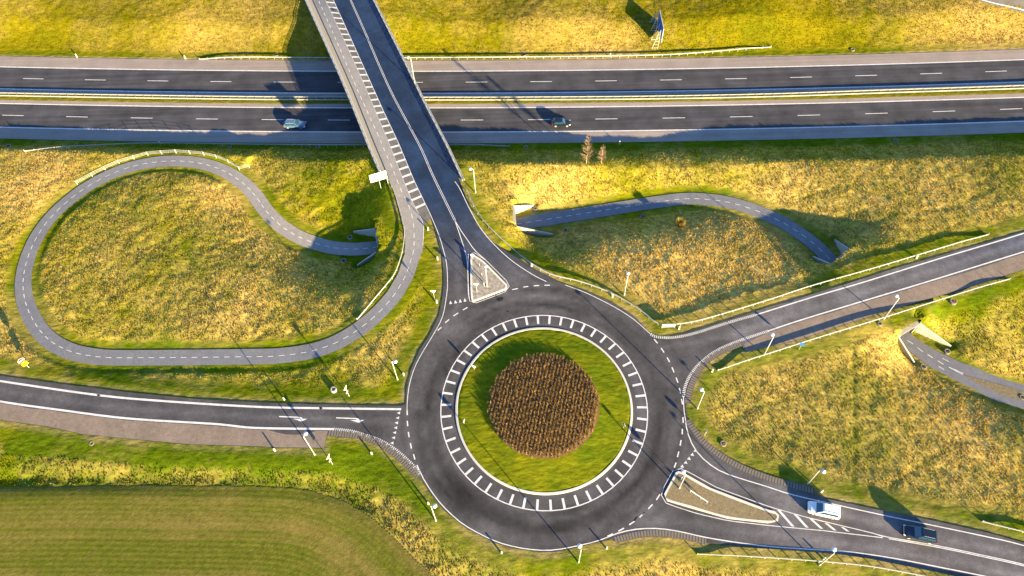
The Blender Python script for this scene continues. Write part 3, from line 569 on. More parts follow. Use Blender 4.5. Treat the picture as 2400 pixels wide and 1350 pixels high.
# ring of radial stripes
rl.line(np.vstack([circ(R_LINE), circ(R_LINE)[:1]]), .17)
n_st = 50
for k in range(n_st):
    a = math.pi/2+.015+2*math.pi*k/n_st; u = np.array([math.cos(a), math.sin(a)]); v = np.array([-u[1], u[0]])*.19; c = np.array([CX, CY])
    rl.poly([c+u*(R_LINE-.1)+v, c+u*(R_LINE-.1)-v, c+u*(R_LINE-1.72)-v, c+u*(R_LINE-1.72)+v])
rl.build('road_marking', None, road)
# asphalt apron inside the ring, kerb ring
def ring_mesh(prof, n=160):
    b = MB(); V = []
    for r, z in prof: c = circ(r, n); V += [(*c[i], float(Rz(c[i:i+1, 0], c[i:i+1, 1])[0])+z) for i in range(n)]
    return b.add(V, [(j*n+i, j*n+(i+1) % n, (j+1)*n+(i+1) % n, (j+1)*n+i) for j in range(len(prof)-1) for i in range(n)])
ring_mesh([(R_KERB+.14, -.02), (R_KERB+.10, .13), (R_KERB-.12, .15), (R_KERB-.24, .15), (R_KERB-.26, -.1)]).build('kerb', mat('kerb_white', (.50, .49, .48), .7, var=.06), road)
# islands: kerb + pebbles
def shrink(P, d):
    P = np.asarray(P)[:, :2]; c = spline(np.vstack([P, P[:1]]), .5)[:-1]; a = sum(c[i][0]*c[(i+1) % len(c)][1]-c[(i+1) % len(c)][0]*c[i][1] for i in range(len(c)))
    o = offset_line(np.vstack([c[-1:], c, c[:1]]), d if a > 0 else -d)[1:-1]; dd, _ = seg_dist(o[:, 0], o[:, 1], c, True); return o[dd > abs(d)*.9]
for s, m in ((I1, M_STONE), ('1583.7,1107.6 1590,1104 1604,1109 1666.7,1144 1800,1194.5 1815.6,1198 1826,1207.4 1823.3,1220.4 1800,1225.6 1705.6,1215 1614.8,1189.3 1563,1173.7 1556.5,1158', M_STONE2)):
    W = hit(px(s), Rz, .12)[:, :2]; o = shrink(W, .45) if s is I1 else W; i = shrink(o, .35)
    sheet('kerb', o, Rz, .14, M_KERB, holes=[i], step=50, parent=road, thick=.16); sheet('pebble_bed', i, Rz, .125, m, step=2, parent=road)
# paver aprons
pav = Rib(Rz, 0.022); pj = Rib(Rz, 0.012)
for s, w in (('770,1015 833.3,1020 885.2,1035.5 924,1062.5 963,1095.5 981,1117', 1.1), ('1736,806 1678.6,830 1642,861 1620.5,902 1613,930 1611,946', 1.0), ('1612,985 1624,1004 1650,1036 1691,1069.5 1744.5,1098.5 1800,1120 1851.9,1135.5 1908,1151', 1.05), ('1441,1266 1485.2,1255 1537,1249.5 1589,1254.5 1655,1268.5', 1.0)):
    W = spline(hit(px(s), Rz), .3); pj.line(W, w); pav.line(W, w*.92, (.34, .46), step=.3)
pj.build('paver_apron', M_PAVER2, road); pav.build('paver', M_PAVER, road)
# small road far behind the north bank
sr = U(px('2150,-42 2270,-5 2330,8 2400,18 2600,45 2600,15 2420,-10 2330,-25 2200,-60'), 4.9); ex = sheet('slip_road', sr, Tsm, .22, asphalt('slip_asphalt', (.12, .115, .12), None, .1), step=2)
e_ = Rib(Tsm, .235); e_.line(spline(U(px('2270,-8 2330,5 2400,14.5 2600,41'), 4.9), .8), .22); e_.build('lane_marking', None, ex)

# cycle paths
def path_z(W):
    return lambda x, y: np.interp(seg_dist(np.asarray(x, float), np.asarray(y, float), W)[1], np.arange(len(W)), W[:, 2])
def cyc(W, w=3.0):
    z = path_z(W); r = Rib(z, 0.02); r.strip(offset_line(W, w/2), offset_line(W, -w/2)); return r, z
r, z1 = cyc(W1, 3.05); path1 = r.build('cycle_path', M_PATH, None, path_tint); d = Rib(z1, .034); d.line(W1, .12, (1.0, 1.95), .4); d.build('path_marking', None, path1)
r, z2 = cyc(W2, 3.05); path2 = r.build('cycle_path', M_PATH, None, path_tint); d = Rib(z2, .034); d.line(W2, .12, (1.05, 2.05), .2); d.build('path_marking', None, path2)
z3 = path_z(W3)
p3 = U(px('2098,770 2112,760 2128,775 2155,797 2193,821 2253,850 2329,876.6 2399.5,900.5 2520,935 2640,965 2640,1040 2520,1000 2399.5,962 2329,939.6 2253,899 2178,859 2130,821'), 1.25)
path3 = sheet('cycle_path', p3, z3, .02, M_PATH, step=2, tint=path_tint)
g3 = U(px('2256,877.5 2285,886 2354,905.6 2400,920 2520,955 2640,988 2640,1012 2520,975 2400,942 2354,929.5 2278.6,892.5'), 1.35); sheet('gravel_strip', g3, z3, .05, M_STONE2, step=1.5, parent=path3)
d = Rib(z3, .034)
for s in ('2127,796.5 2140.5,805.5|2150.5,814 2163,824|2174,830.5 2187,839|2198,845.5 2211.5,854|2200,858.5 2213,866.5|2208.5,839.5 2223.5,847.5|2223,860 2257.5,876|2223,860.5 2256,878.5|2114,783.5 2118,786.5'): pass
for s in '2127,796.5 2140.5,805.5|2150.5,814 2163,824|2174,830.5 2187,839|2198,845.5 2211.5,854|2200,858.5 2213,866.5|2208.5,839.5 2223.5,847.5|2223,860 2257.5,876|2223,860.5 2256,878.5'.split('|'): d.line(U(px(s), 1.25), .13)
d.build('path_marking', None, path3)
pb = hit(px('711,-40 733.5,0 779,100 830,215 876,330 903,395 925,453 938,500 947,540 950,570 948,592 990,592 991.5,578 993,530 989,516.4 965.2,471 937.5,403 912.3,337.5 851.9,194 812.9,108 762.5,0 745,-40'), Rz)
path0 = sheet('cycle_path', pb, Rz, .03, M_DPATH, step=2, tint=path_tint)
d = Rib(Rz, .044); W = spline(hit(px('729,-38 746,0 785,88 820.4,170 839.3,214 889.7,325 896,341 918.6,391.7 938.8,443.4 956.4,478.6 968.3,519 970.8,561.7'), Rz), .6); d.line(W, .13, (1.1, 2.3), .3)
d.line(spline(hit(px('989,516.4 993,527 992.5,550 991,575'), Rz), .5), .12); d.build('path_marking', None, path0)

# field
FP = px('-300,1142 0,1141 150,1138 300,1137 450,1138 600,1139 700,1145 770,1160 830,1185 880,1217 930,1263 980,1312 1040,1370 1150,1480'); fw = spline(hit(FP, Tsm)[:, :2], 1.5)
FW2 = np.vstack([fw, U(px('900,1560 -500,1560'), 4)[:, :2]])
def field_tint(x, y):
    d, pos = seg_dist(x, y, fw); along = pos*1.5
    rows = .5+.5*np.sin(d*2*math.pi/.78+.5*np.sin(along*.09)+1.5*vn(d, along*.05, 9, 4)); band = vn(d*1.0, along*.03, 1.4, 1); b2 = vn(d, along*.02, 4.5, 2); pt_ = vn(x, y, 6, 3); fine = vn(x, y, .5, 6)
    tram = np.maximum.reduce([np.exp(-((d-c)/.35)**2) for c in (6.2, 8.0, 14.6, 16.4, 22.9, 24.7)])
    edge = np.exp(-d/4.0)
    g = np.clip(.80+.75*(band-.5)+.7*(b2-.5)+.5*(pt_-.5)-.35*edge-.35*tram, 0, 1)*(.55+.45*rows)+.25*(fine-.5)
    g = np.clip(g, 0, 1)[:, None]; return np.array((.190, .148, .046))*(1-g)+np.array((.072, .098, .007))*g
# dense grid so rows resolve
fx = np.arange(FW2[:, 0].min(), 20, .42); fy = np.arange(FW2[:, 1].min(), FW2[:, 1].max(), .2)
fx = fx[fx > -110]; FX, FY = np.meshgrid(fx, fy); ins = inside(FX, FY, FW2) & (FY > 18)
ii = np.arange(FX.size).reshape(FX.shape); q = np.stack([ii[:-1, :-1], ii[:-1, 1:], ii[1:, 1:], ii[1:, :-1]], -1).reshape(-1, 4)
q = q[ins.ravel()[q].all(1)]; used, inv = np.unique(q, return_inverse=True); vx, vy = FX.ravel()[used], FY.ravel()[used]
dfe, _ = seg_dist(vx, vy, fw)
link('field', mesh('field', np.c_[vx, vy, Tsm(vx, vy)+.05+.16*np.clip(dfe/2, 0, 1)], inv.reshape(-1, 4), field_tint(vx, vy)), M_FIELD, kind='structure', smooth_=True)
fTint = field_tint
# STRUCTURES
# ------------------------------------------------------------------ bridge
bridge = thing('road_bridge', (*hit([(880, 200)], Rz)[0][:2], 0), 'concrete road bridge carrying the dark road and grey cycle track over the motorway', 'bridge')
def rel(o): return np.array(o.location)
B0 = rel(bridge)
Lo = px('688,-75 721,0 748.6,60.5 776.3,121 799,171.3 826.7,236.8 867,337.5 880,368 894.7,400.5'); Ro = px('838,-75 876,0 919,85.6 947,141 992,234.3 1047,340 1067,383 1082,415')
lo, ro = hit(Lo, Rz, .7), hit(Ro, Rz, 1.1)
def inset(W, d): return offset_line(W, d)
deckP = np.vstack([lo[:, :2], ro[::-1, :2]])
dk = sheet('deck', deckP-B0[:2], lambda x, y: Rz(x+B0[0], y+B0[1]), -.15, M_CONC, step=4, parent=bridge, kind=None, thick=1.15)
def wall_along(W, w, z0, z1, m, name, parent, base):
    W = resample(W, 1.5); l, r = offset_line(W, w/2), offset_line(W, -w/2); n = len(W); z = Rz(W[:, 0], W[:, 1]); V = []
    for i in range(n): V += [(*l[i], z[i]+z0), (*r[i], z[i]+z0), (*r[i], z[i]+z1), (*l[i], z[i]+z1)]
    Fs = [(4*i+a, 4*i+(a+1) % 4, 4*i+4+(a+1) % 4, 4*i+4+a) for i in range(n-1) for a in range(4)]+[(3, 2, 1, 0), (4*n-4, 4*n-3, 4*n-2, 4*n-1)]
    return link(name, mesh(name, np.array(V)-base, Fs), m, parent)
inL = offset_line(resample(lo, 1.5), .28); inR = offset_line(resample(ro, 1.5), -.28)
if np.linalg.norm(inL[5]-ro[3, :2]) > np.linalg.norm(lo[2, :2]-ro[3, :2]): inL = offset_line(resample(lo, 1.5), -.28); inR = offset_line(resample(ro, 1.5), .28)
for W in (inL, inR):
    wall_along(W, .56, -.5, .16, M_CONCL, 'edge_beam', bridge, B0)
    rr_ = Rz(W[:, 0], W[:, 1]); W2_ = resample(np.c_[W, rr_], 2.0); b = MB()
    for zz in (1.05, .72, .42):
        for i in range(len(W2_)-1): b.tube(W2_[i]+[0, 0, zz]-B0, W2_[i+1]+[0, 0, zz]-B0, .06 if zz < 1 else .075, n=5)
    rail = b.build('railing', M_STEEL, bridge)
    for i in range(len(W2_)): MB().box(W2_[i]+np.array([0, 0, .58])-B0, (.09, .09, .9)).build('railing_post', M_STEEL, rail)
mx_ = 0
yM = float((fMn(np.array([-25.]))[0]+fMs(np.array([-25.]))[0])/2)
def deck_at_y(W, y): W = resample(W, .5); i = np.argmin(np.abs(W[:, 1]-y)); return W[i]
for yy, tag_ in ((yM, 'pier'), (yS+1.2, 'abutment'), (yN-1.0, 'abutment')):
    a, c = deck_at_y(lo, yy), deck_at_y(ro, yy+2*0); a, c = a[:2], c[:2]; mid = (a+c)/2; ln = np.linalg.norm(c-a)*(.82 if tag_ == 'pier' else .97); zz = float(Rz(mid[:1], mid[1:])[0])-1.3
    MB().box((mid[0]-B0[0], mid[1]-B0[1], zz/2-.2), (ln, .8 if tag_ == 'pier' else 1.2, zz+.4), math.atan2(c[1]-a[1], c[0]-a[0])).build(tag_, M_CONC, bridge)

# ------------------------------------------------------------------ cycle tunnels
def tunnel(k1, k2, label):
    ms = [MOUTH[k1], MOUTH[k2]]; base = np.array([*(ms[0][0]+ms[1][1])[:2]/2, PZ0]); t = thing('cycle_tunnel', base, label, 'tunnel'); mids = []
    for A, B, tA, tB in ms:
        A2, B2 = A[:2], B[:2]; mid = (A2+B2)/2; u = (B2-A2)/np.linalg.norm(B2-A2); n = np.array([-u[1], u[0]])
        if ((tA+tB)[:2]/2-mid)@n < 0: n = -n
        half = np.linalg.norm(B2-A2)/2; ow = min(1.9, half-.35); top = 3.95; z0 = PZ0-.3; oz = PZ0+2.5; rz = math.atan2(u[1], u[0]); b = MB(); mids.append((mid, u, n, ow))
        for s in (-1, 1):
            wdt = half-ow; c = mid+u*s*(ow+wdt/2)-n*.15-base[:2]; b.box((*c, (z0+top)/2-base[2]), (wdt+.0, .3, top-z0), rz)
        c = mid-n*.15-base[:2]; b.box((*c, (oz+top)/2-base[2]), (2*ow-.004, .296, top-oz), rz)
        b.box((*(mid-n*.36-base[:2]), top+.06-base[2]), (2*half+.3, .85, .12), rz)
        b.build('headwall', M_CONCL, t)
        for C, tip in ((A, tA), (B, tB)):
            w_ = tip[:2]-C[:2]; wn_ = np.array([-w_[1], w_[0]]); c0 = C[:2]-base[:2]; c1 = tip[:2]-base[:2]
            poly = [(*c0, z0-base[2]), (*c1, z0-base[2]), (*c1, tip[2]+.1-base[2]), (*c0, top-.02-base[2])]
            MB().prism(poly, (*wn_, 0), .26).build('wing_wall', M_CONCL, t)
    b = MB(); (m0, u0, n0, w0), (m1, u1, n1, w1) = mids
    if u0@u1 < 0: u1 = -u1
    m0 = m0-n0*.28; m1 = m1-n1*.28; w = min(w0, w1)+.0
    pts = []
    for m, u in ((m0, u0), (m1, u1)):
        l, r = m-u*w-base[:2], m+u*w-base[:2]; pts.append([(*l, .0), (*r, .0), (*r, 2.5), (*l, 2.5)])
    b.add(pts[0]+pts[1], [(0, 1, 5, 4), (1, 2, 6, 5), (2, 3, 7, 6), (3, 0, 4, 7)]); b.build('tunnel_lining', M_CONC, t)
tunnel('a', 'b', 'long concrete cycle tunnel under the bridge approach road, mouths facing west and east')
tunnel('c', 'd', 'concrete cycle tunnel under the right hand road with one bright sunlit wing wall')

# ------------------------------------------------------------------ guard rails and fences
def guardrail(s, label, up=.62, double=None, bury=(1, 1), zf=Tsm, stepz=2.0, name='guard_rail'):
    W = spline(hit(px(s), zf, up), .5); base = np.array([*W[len(W)//2, :2], 0]); t = thing(name, base, label, 'guard rail'); lines = [W]
    if double is not None: lines.append(np.c_[offset_line(W, double), W[:, 2]])
    pst = resample(W, stepz)
    for k, Wk in enumerate(lines):
        n = len(Wk); d = np.r_[0, np.cumsum(np.linalg.norm(np.diff(Wk, axis=0), axis=1))]; dz = np.zeros(n); tot = d[-1]
        if bury[0]: dz -= .42*(1-smooth(d/7.0))
        if bury[1]: dz -= .42*(1-smooth((tot-d)/7.0))
        prof = [(.06, -.14), (.07, -.09), (.03, -.02), (.03, .02), (.07, .09), (.06, .14), (-.02, .14), (-.02, -.14)]; V = []; m = len(prof)
        for i in range(0, n):
            a, b_ = max(i-1, 0), min(i+1, n-1); tt = Wk[b_, :2]-Wk[a, :2]; tt /= np.linalg.norm(tt); nn = np.array([-tt[1], tt[0]])
            for o, h in prof: V.append((*(Wk[i, :2]+nn*o*1.1-base[:2]), Wk[i, 2]+dz[i]+h))
        Fs = [(m*i+a, m*i+(a+1) % m, m*i+m+(a+1) % m, m*i+m+a) for i in range(n-1) for a in range(m)]+[tuple(range(m-1, -1, -1)), tuple(range(m*n-m, m*n))]
        link('rail', mesh('rail', V, Fs), M_STEEL, t)
    if double is not None:
        b = MB()
        for i in range(len(pst)):
            q = np.c_[offset_line(pst, double), pst[:, 2]][i]; b.tube(pst[i]+[0, 0, .06]-base, q+[0, 0, .06]-base, .04, n=4)
        link('spacer_bars', mesh('spacer_bars', b.V, b.F), M_STEEL, t, kind='stuff')
    rest = MB(); cnt = 0; order = sorted(range(len(pst)), key=lambda i: abs(proj(pst[i])[0]-1200))
    tw = np.gradient(pst[:, :2], axis=0); tw /= np.linalg.norm(tw, axis=1)[:, None]
    for i in order:
        c = pst[i].copy()
        if double is not None: c[:2] += np.array([-tw[i, 1], tw[i, 0]])*double/2
        zg = float(zf(c[:1], c[1:2])[0]); hgt = max(.25, pst[i, 2]+.05-zg+.3); b = MB() if cnt < 100 else rest
        b.box((c[0]-base[0], c[1]-base[1], zg-.3+hgt/2), (.12, .08, hgt), math.atan2(tw[i, 1], tw[i, 0]))
        if b is not rest: b.build('post', M_STEEL, t)
        cnt += 1
    if rest.V: link('far_posts', mesh('far_posts', rest.V, rest.F), M_STEEL, t, kind='stuff')
    return t
guardrail('466,135.5 600,133.5 720,135 947.6,135 1200,133.5 1427,131 1578,127 1700,118 1808,107', 'long steel guard rail along the grass on the far side of the motorway')
guardrail('-120,222 0,224 300,229 600,233 816,234 1000,234.3 1200,234 1500,232 1800,226.5 2102,216.6 2400,207 2520,201', 'double steel guard rail like a ladder on the median strip of the motorway', double=.85, bury=(0, 0), zf=zero, up=.7)
guardrail('55,351 176,342.6 327,336 450,336 600,338.3 867,339.6 1048,339.3 1194,340', 'steel guard rail on the near side of the motorway passing under the bridge')
guardrail('900,402 908.6,415.6 925,453.4 935,486.2 945,521.4 947.5,551.7 941,594.5 926,637.3 909,662 872,705 835.5,745.6', 'curved guard rail on the inside bend of the cycle path beside the bridge', bury=(0, 1), up=.6)
guardrail('1093.7,444 1108.8,478.6 1141.6,526.5 1200,582 1245,617 1290.7,642.3 1351,657.4 1391.4,670 1431.7,686.4 1472,708 1512.3,735.6 1532.5,753 1552.6,760 1588,759.5 1653.4,747 1800,703 1900.8,670 2051.9,627 2177.8,589.4 2319,546.6', 'very long white guard rail bending from the bridge around to the right hand road', bury=(0, 1))
guardrail('1683.6,865.3 1800,829 1926,788.5 2067,745.6 2218,697.8 2339,660 2369,651', 'straight guard rail below the right hand road above the sunlit tunnel mouth')
guardrail('1635.6,1296.9 1800,1307 1929.6,1316.3 2033.3,1326.7 2137,1344.8 2300,1378 2420,1404', 'guard rail in the grass under the bottom right road', bury=(1, 0))
guardrail('2305.6,1220.4 2400,1246.3 2560,1290', 'short end of a guard rail at the right edge beyond the dark car', bury=(1, 0))
# timber fence
fp = px('176,424.5 211.6,405.6 241.8,390.5 274.6,375.3 309.8,365.3 342.6,356.4 375.3,353.2 409.3,351 442,353 474.8,356.4 503.8,362.7 532.7,374 558,390.5 581.9,385.4')
fwW = hit(fp, Tsm, 1.1); base = np.array([*fwW[7, :2], 0]); fence = thing('fence', base, 'white three rail fence curving above the cycle path loop', 'fence')
for zz in (0, -.33, -.66):
    b = MB()
    for i in range(len(fwW)-1): b.tube(fwW[i]+[0, 0, zz]-base, fwW[i+1]+[0, 0, zz]-base, .022, n=4)
    b.build('rail', M_WPOST, fence)
for p in fwW: MB().box((p[0]-base[0], p[1]-base[1], p[2]-.62), (.08, .08, 1.36)).build('post', M_WPOST, fence)

# ------------------------------------------------------------------ lamps
def lamp(base_px, top_px, head_px, label, zf=Tsm, z=None):
    b = hit([base_px], zf)[0] if z is None else U([base_px], z)[0]
    hs_ = np.linspace(3, 12, 400); e = [np.linalg.norm(proj(b+[0, 0, h])-np.array(top_px)) for h in hs_]; h = float(np.clip(hs_[int(np.argmin(e))], 5.0, 9.5))
    hd = U([head_px], b[2]+h)[0]-(b+[0, 0, h]); ang = math.atan2(hd[1], hd[0]); ln = float(np.clip(np.linalg.norm(hd), .45, .8))
    t = thing('street_lamp', b, label, 'street lamp', 'round headed street lamps', ang)
    MB().tube((0, 0, -.3), (0, 0, h), .105, .06, 8).tube((0, 0, -.1), (0, 0, .6), .13, .13, 8).build('pole', M_POLE, t, True)
    MB().tube((0, 0, h-.06), (ln, 0, h+.02), .045, n=6).build('arm', M_POLE, t)
    MB().lathe([(.08, -.12), (.27, -.1), (.36, -.02), (.34, .05), (.2, .14), (.05, .18)], 14, (ln+.1, 0, h+.02)).build('lamp_head', M_LAMP, t, True)
    return t
lamp((1114.5, 452), (1108.5, 397), (1103.5, 396), 'street lamp beside the right end of the bridge railing')
lamp((932, 890), (919.5, 847), (923, 847.5), 'street lamp in straw grass left of the roundabout')
lamp((738, 1066), (710.5, 1024), (713, 1021), 'street lamp leaning over the brown shoulder of the left road')
lamp((1022, 1221), (1010.5, 1186), (1014, 1186), 'street lamp below left of the roundabout next to the rough grass bank')
lamp((1356, 1318), (1361, 1288), (1361, 1285.5), 'street lamp on the grass under the bottom of the roundabout')
lamp((1634, 958), (1652, 918), (1648, 915.5), 'street lamp on the grass to the right of the roundabout')
lamp((1790, 833), (1812, 791), (1811, 787), 'street lamp by the guard rail near the start of the right hand road')
lamp((2071, 748), (2107, 698), (2105, 696.5), 'street lamp by the right hand road nearest the tunnel mouth')
lamp((1893, 1134), (1926, 1105), (1929, 1104.5), 'street lamp in the grass above the white car')
lamp((1920, 1325), (1956, 1298), (1955, 1292.5), 'street lamp in front of the guard rail at the bottom right')
lamp((1463, 692), (1470, 646), (1472, 643), 'street lamp behind the guard rail above the roundabout', )
lamp((1141.8, 672.5), (1137.5, 630), (1138.6, 625), 'street lamp in the pebbles of the triangular island', Rz)
lamp((1591.5, 1145), (1607, 1112), (1603, 1107), 'street lamp at the tip of the long gravel island', Rz)
lamp((972, 195), (962, 134), (957.5, 134.5), 'street lamp fixed to the right edge of the bridge over the far lanes', z=6.9)

# ------------------------------------------------------------------ delineator posts
DEL = [((1004,540),'white marker post in the grass where the cycle track leaves the bridge'),((1026,609),'white marker post left of the triangular island'),((1024,710),'white marker post at the foot of the give way sign on the verge'),((947,880),'white marker post in the grass close to the left side of the roundabout'),
       ((667,938),'white marker post above the left road near the first painted arrow'),((645,1057),'white marker post below the brown shoulder of the left road'),((872,1065),'white marker post on the lawn under the paved apron of the left road'),((1004.5,1182),'white marker post just above the lamp below the roundabout'),
       ((1176,1297),'white marker post in rough grass below the roundabout, right of the field corner'),((1422,1286),'white marker post in grass right of the bottom lamp'),((1591,772),'white marker post next to the white sign board'),((1669,872),'white marker post at the left end of the straight guard rail'),
       ((1925,1154),'white marker post above the white car'),((1930,1311),'white marker post beside the lamp at the bottom right'),((2147,606),'white marker post in front of the guard rail of the right hand road'),((1246,625),'white marker post under the guard rail right of the triangular island'),
       ((1435.5,697),'white marker post under the guard rail above the roundabout'),((435,138),'white marker post at the left start of the far guard rail'),((1429.7,133),'white marker post behind the far guard rail right of the bridge'),((376,339),'white marker post on the near guard rail above the fence'),((1452,338),'white marker post on the near motorway verge right of the bare trees'),((181,134),'pale marker post on the far verge at the left')]
ml_ = mat('reflector_grey', (.12, .12, .12), .4); first = None
for (p, lab) in DEL:
    w = hit([p], Tsm)[0]; w[2] -= .05
    if first is None:
        first = thing('marker_post', w, lab, 'marker post', 'white roadside marker posts')
        MB().box((0, 0, .55), (.26, .16, 1.1), 0, .8).build('post', M_WPOST, first); MB().box((0, -.083, .86), (.17, .02, .16)).build('reflector', ml_, first)
    else: copy_thing(first, w, lab, random.uniform(-.4, .4))

# ------------------------------------------------------------------ concrete drain wells
WELL = [((1998,117),.62,'d','pale drain ring on the far verge of the motorway, right side'),((2099,330),.6,'r','drain ring with a reddish lid on the near verge of the motorway'),((20,343),.62,'d','drain ring at the left edge on the dark verge'),((539,346.5),.5,'d','small drain ring by the end of the white fence'),((746,344),.7,'d','wide drain ring under the near guard rail left of the bridge'),((721,343),.3,'d','very small drain ring beside the wide one left of the bridge'),
        ((1232.7,346),.6,'r','drain ring on the dark verge right of the bridge'),((820.4,556.7),.6,'d','drain ring beside the pale wing wall of the west tunnel mouth'),((806,611.6),.62,'d','drain ring below the path at the west tunnel mouth'),((1254.7,489.5),.55,'d','drain ring beside the white wing wall of the east tunnel mouth'),((1506.5,508),.5,'d','drain ring in the shaded bank under the middle of the right hand path'),((1325,540),.55,'d','drain ring in green grass below the right hand path'),
        ((648,127.7),.55,'d','pale drain ring in the bridge shadow on the far verge'),((1228,127.7),.6,'d','pale drain ring behind the far guard rail right of the bridge'),((2234.5,706.6),.75,'r','dark drain ring with red lid by the right end of the straight guard rail'),((2062,759.5),.5,'d','dark drain ring under the lamp by the straight guard rail'),((2220,824),.62,'d','drain ring at the tip of the sunlit wing wall'),((2164,860),.62,'d','dark drain ring left of the lower right path'),
        ((2396,932),.6,'d','drain ring on the gravel strip at the right edge'),((1695,1040),.6,'r','drain ring with dark red lid in the grass right of the roundabout'),((783,915),.62,'p','solid pale concrete drain ring above the left road'),((215,1039),.5,'g','flat grey drain cover in the grass below the left road')]
for p, r_, kind, lab in WELL:
    w = hit([p], Tsm)[0]; h = .55 if kind == 'p' else .22 if kind != 'g' else .06; r_ *= .85; t = thing('drain_well', w, lab, 'drain well', 'round concrete drain wells')
    MB().lathe([(r_, -.3), (r_, h-.04), (r_-.05, h), (r_*.62, h), (r_*.6, h-.14), (.02, h-.15)], 18).build('ring', M_CONCL if kind == 'p' else M_RING, t, False)
    if kind != 'g': MB().lathe([(r_*.45, h-.16), (r_*.42, h-.02+.02*(kind == 'p')), (.02, h+.02)], 14).build('lid', M_LIDR if kind == 'r' else M_DARK, t, False)

# ------------------------------------------------------------------ signs
def post_sign(base_px, zf, label, parts, rz, hgt, name='traffic_sign', cat='traffic sign', r_=.04):
    w = hit([base_px], zf)[0]; t = thing(name, w, label, cat, None, rz); MB().tube((0, 0, -.3), (0, 0, hgt), r_, n=7).build('post', M_POLE, t)
    for nm, poly, m, y in parts: MB().prism([(a, y, b) for a, b in poly], (0, 1, 0), .03).build(nm, m, t)
    return t
def disc(r, z, n=18): return [(r*math.cos(2*math.pi*i/n), z+r*math.sin(2*math.pi*i/n)) for i in range(n)]
def tri(w, z, h): return [(-w/2, z+h), (w/2, z+h), (0, z)][::-1]
def rect(w, z0, z1, x=0): return [(x-w/2, z0), (x+w/2, z0), (x+w/2, z1), (x-w/2, z1)]
# no entry sign faces the camera side
post_sign((68, 861), Tsm, 'red no entry disc above a yellow plate on a white post at the left edge', [('disc', disc(.52, 2.75), M_RED, -.07), ('bar', rect(.78, 2.65, 2.85), M_SIGNW, -.092), ('plate', rect(.95, 1.0, 2.0), M_YEL, -.07), ('mark', rect(.30, 1.34, 1.62), mat('sign_orange', (.75, .28, .02), .5), -.092), ('rim', [(a, b) for a, b in disc(.57, 2.75)], M_SIGNW, -.045)], rad(49), 3.1, r_=.07)
for bp, lab, rz in (((1018.7, 701.8), 'white triangular give way sign seen from behind left of the triangular island', 0), ((1118, 685.5), 'white triangular give way sign standing in the pebbles of the triangular island', 0)):
    post_sign(bp, Tsm if bp[0] < 1100 else Rz, lab, [('triangle', tri(1.1, 2.1, .95), M_SIGNW, .06), ('red_face', tri(1.02, 2.14, .88), M_RED, .085), ('face', tri(.66, 2.32, .58), M_SIGNW, .108)], rz, 2.9)
for bp, lab, rz in (((818.5, 929), 'give way sign with a small red plate above the left road', rad(70)), ((779.6, 1088), 'give way sign with a small red plate below the left road', rad(70))):
    post_sign(bp, Tsm, lab, [('triangle', tri(1.1, 2.6, .95), M_SIGNW, .06), ('red_face', tri(1.02, 2.64, .88), M_RED, .085), ('plate', rect(.6, 1.45, 2.0), mat('plate_pink', (.70, .38, .33), .5), .06)], rz, 3.5, r_=.06)
for bp, lab, rz in (((1111.5, 866), 'round white backed sign on the upper left rim of the roundabout island', rad(-30)), ):
    post_sign(bp, Tsm, lab, [('disc', disc(.42, 1.25), M_SIGNW, -.06), ('blue_face', disc(.36, 1.25), M_BLUE, .06)], rz, 1.7)
post_sign((1088.2, 993), Tsm, 'thin sign seen edge on at the left rim of the roundabout island', [('disc', disc(.36, 1.2), M_SIGNW, -.06), ('blue_face', disc(.34, 1.2), M_BLUE, .06)], rad(72), 1.6)
post_sign((1461, 1002), Tsm, 'thin sign seen edge on at the right rim of the roundabout island', [('disc', disc(.36, 1.2), M_SIGNW, -.06), ('blue_face', disc(.34, 1.2), M_BLUE, .06)], rad(105), 1.6)
post_sign((1651, 1021), Tsm, 'thin pole sign in the grass right of the roundabout near the dark red drain', [('disc', disc(.34, 1.9), M_SIGNW, -.06), ('blue_face', disc(.32, 1.9), M_BLUE, .06)], rad(60), 2.3)
post_sign((1872, 820), Tsm, 'small blue sign by the straight guard rail of the right hand road', [('panel', rect(.75, 1.7, 2.6), M_BLUE, -.06), ('backing', rect(.7, 1.72, 2.58), M_SIGNW, -.03)], rad(-20), 2.6)
post_sign((1108, 604), Rz, 'white keep right sign at the top tip of the triangular island', [('disc', disc(.42, .95), M_SIGNW, -.06), ('blue_face', disc(.36, .95), M_BLUE, .06)], rad(-15), 1.35)
post_sign((1594.6, 1127), Rz, 'thin edge on sign next to the lamp on the long gravel island', [('disc', disc(.42, 2.5), M_SIGNW, -.06), ('blue_face', disc(.36, 2.5), M_BLUE, .06)], rad(60), 2.95)
def board(pa, pb_, zf, z0, z1, label, m=M_SIGNW, legs=(.12, .88), name='sign_board', extra=None):
    zc = hit([np.add(pa, pb_)/2], zf, z0)[0][2]; a, b_ = U([pa], zc)[0], U([pb_], zc)[0]; mid = (a+b_)/2; zg = float(zf(mid[:1], mid[1:2])[0]); ang = math.atan2(b_[1]-a[1], b_[0]-a[0]); w = np.linalg.norm((b_-a)[:2])
    t = thing(name, (mid[0], mid[1], zg), label, 'sign', None, ang)
    MB().box((0, 0, (z0+z1)/2), (w, .07, z1-z0)).build('panel', m, t)
    for f in legs: MB().tube(((f-.5)*w, .09, -.6), ((f-.5)*w, .09, z1-.1), .06, n=6).build('leg', M_POLE, t)
    if extra: extra(t, w, z0, z1)
    return t
def seams(t, w, z0, z1):
    MB().box((0, -.045, (z0+z1)/2+.25), (w*.96, .02, .03)).build('seam', M_CONC, t); MB().box((-.03, -.047, (z0+z1)/2), (.03, .022, (z1-z0)*.96)).build('seam', M_CONC, t)
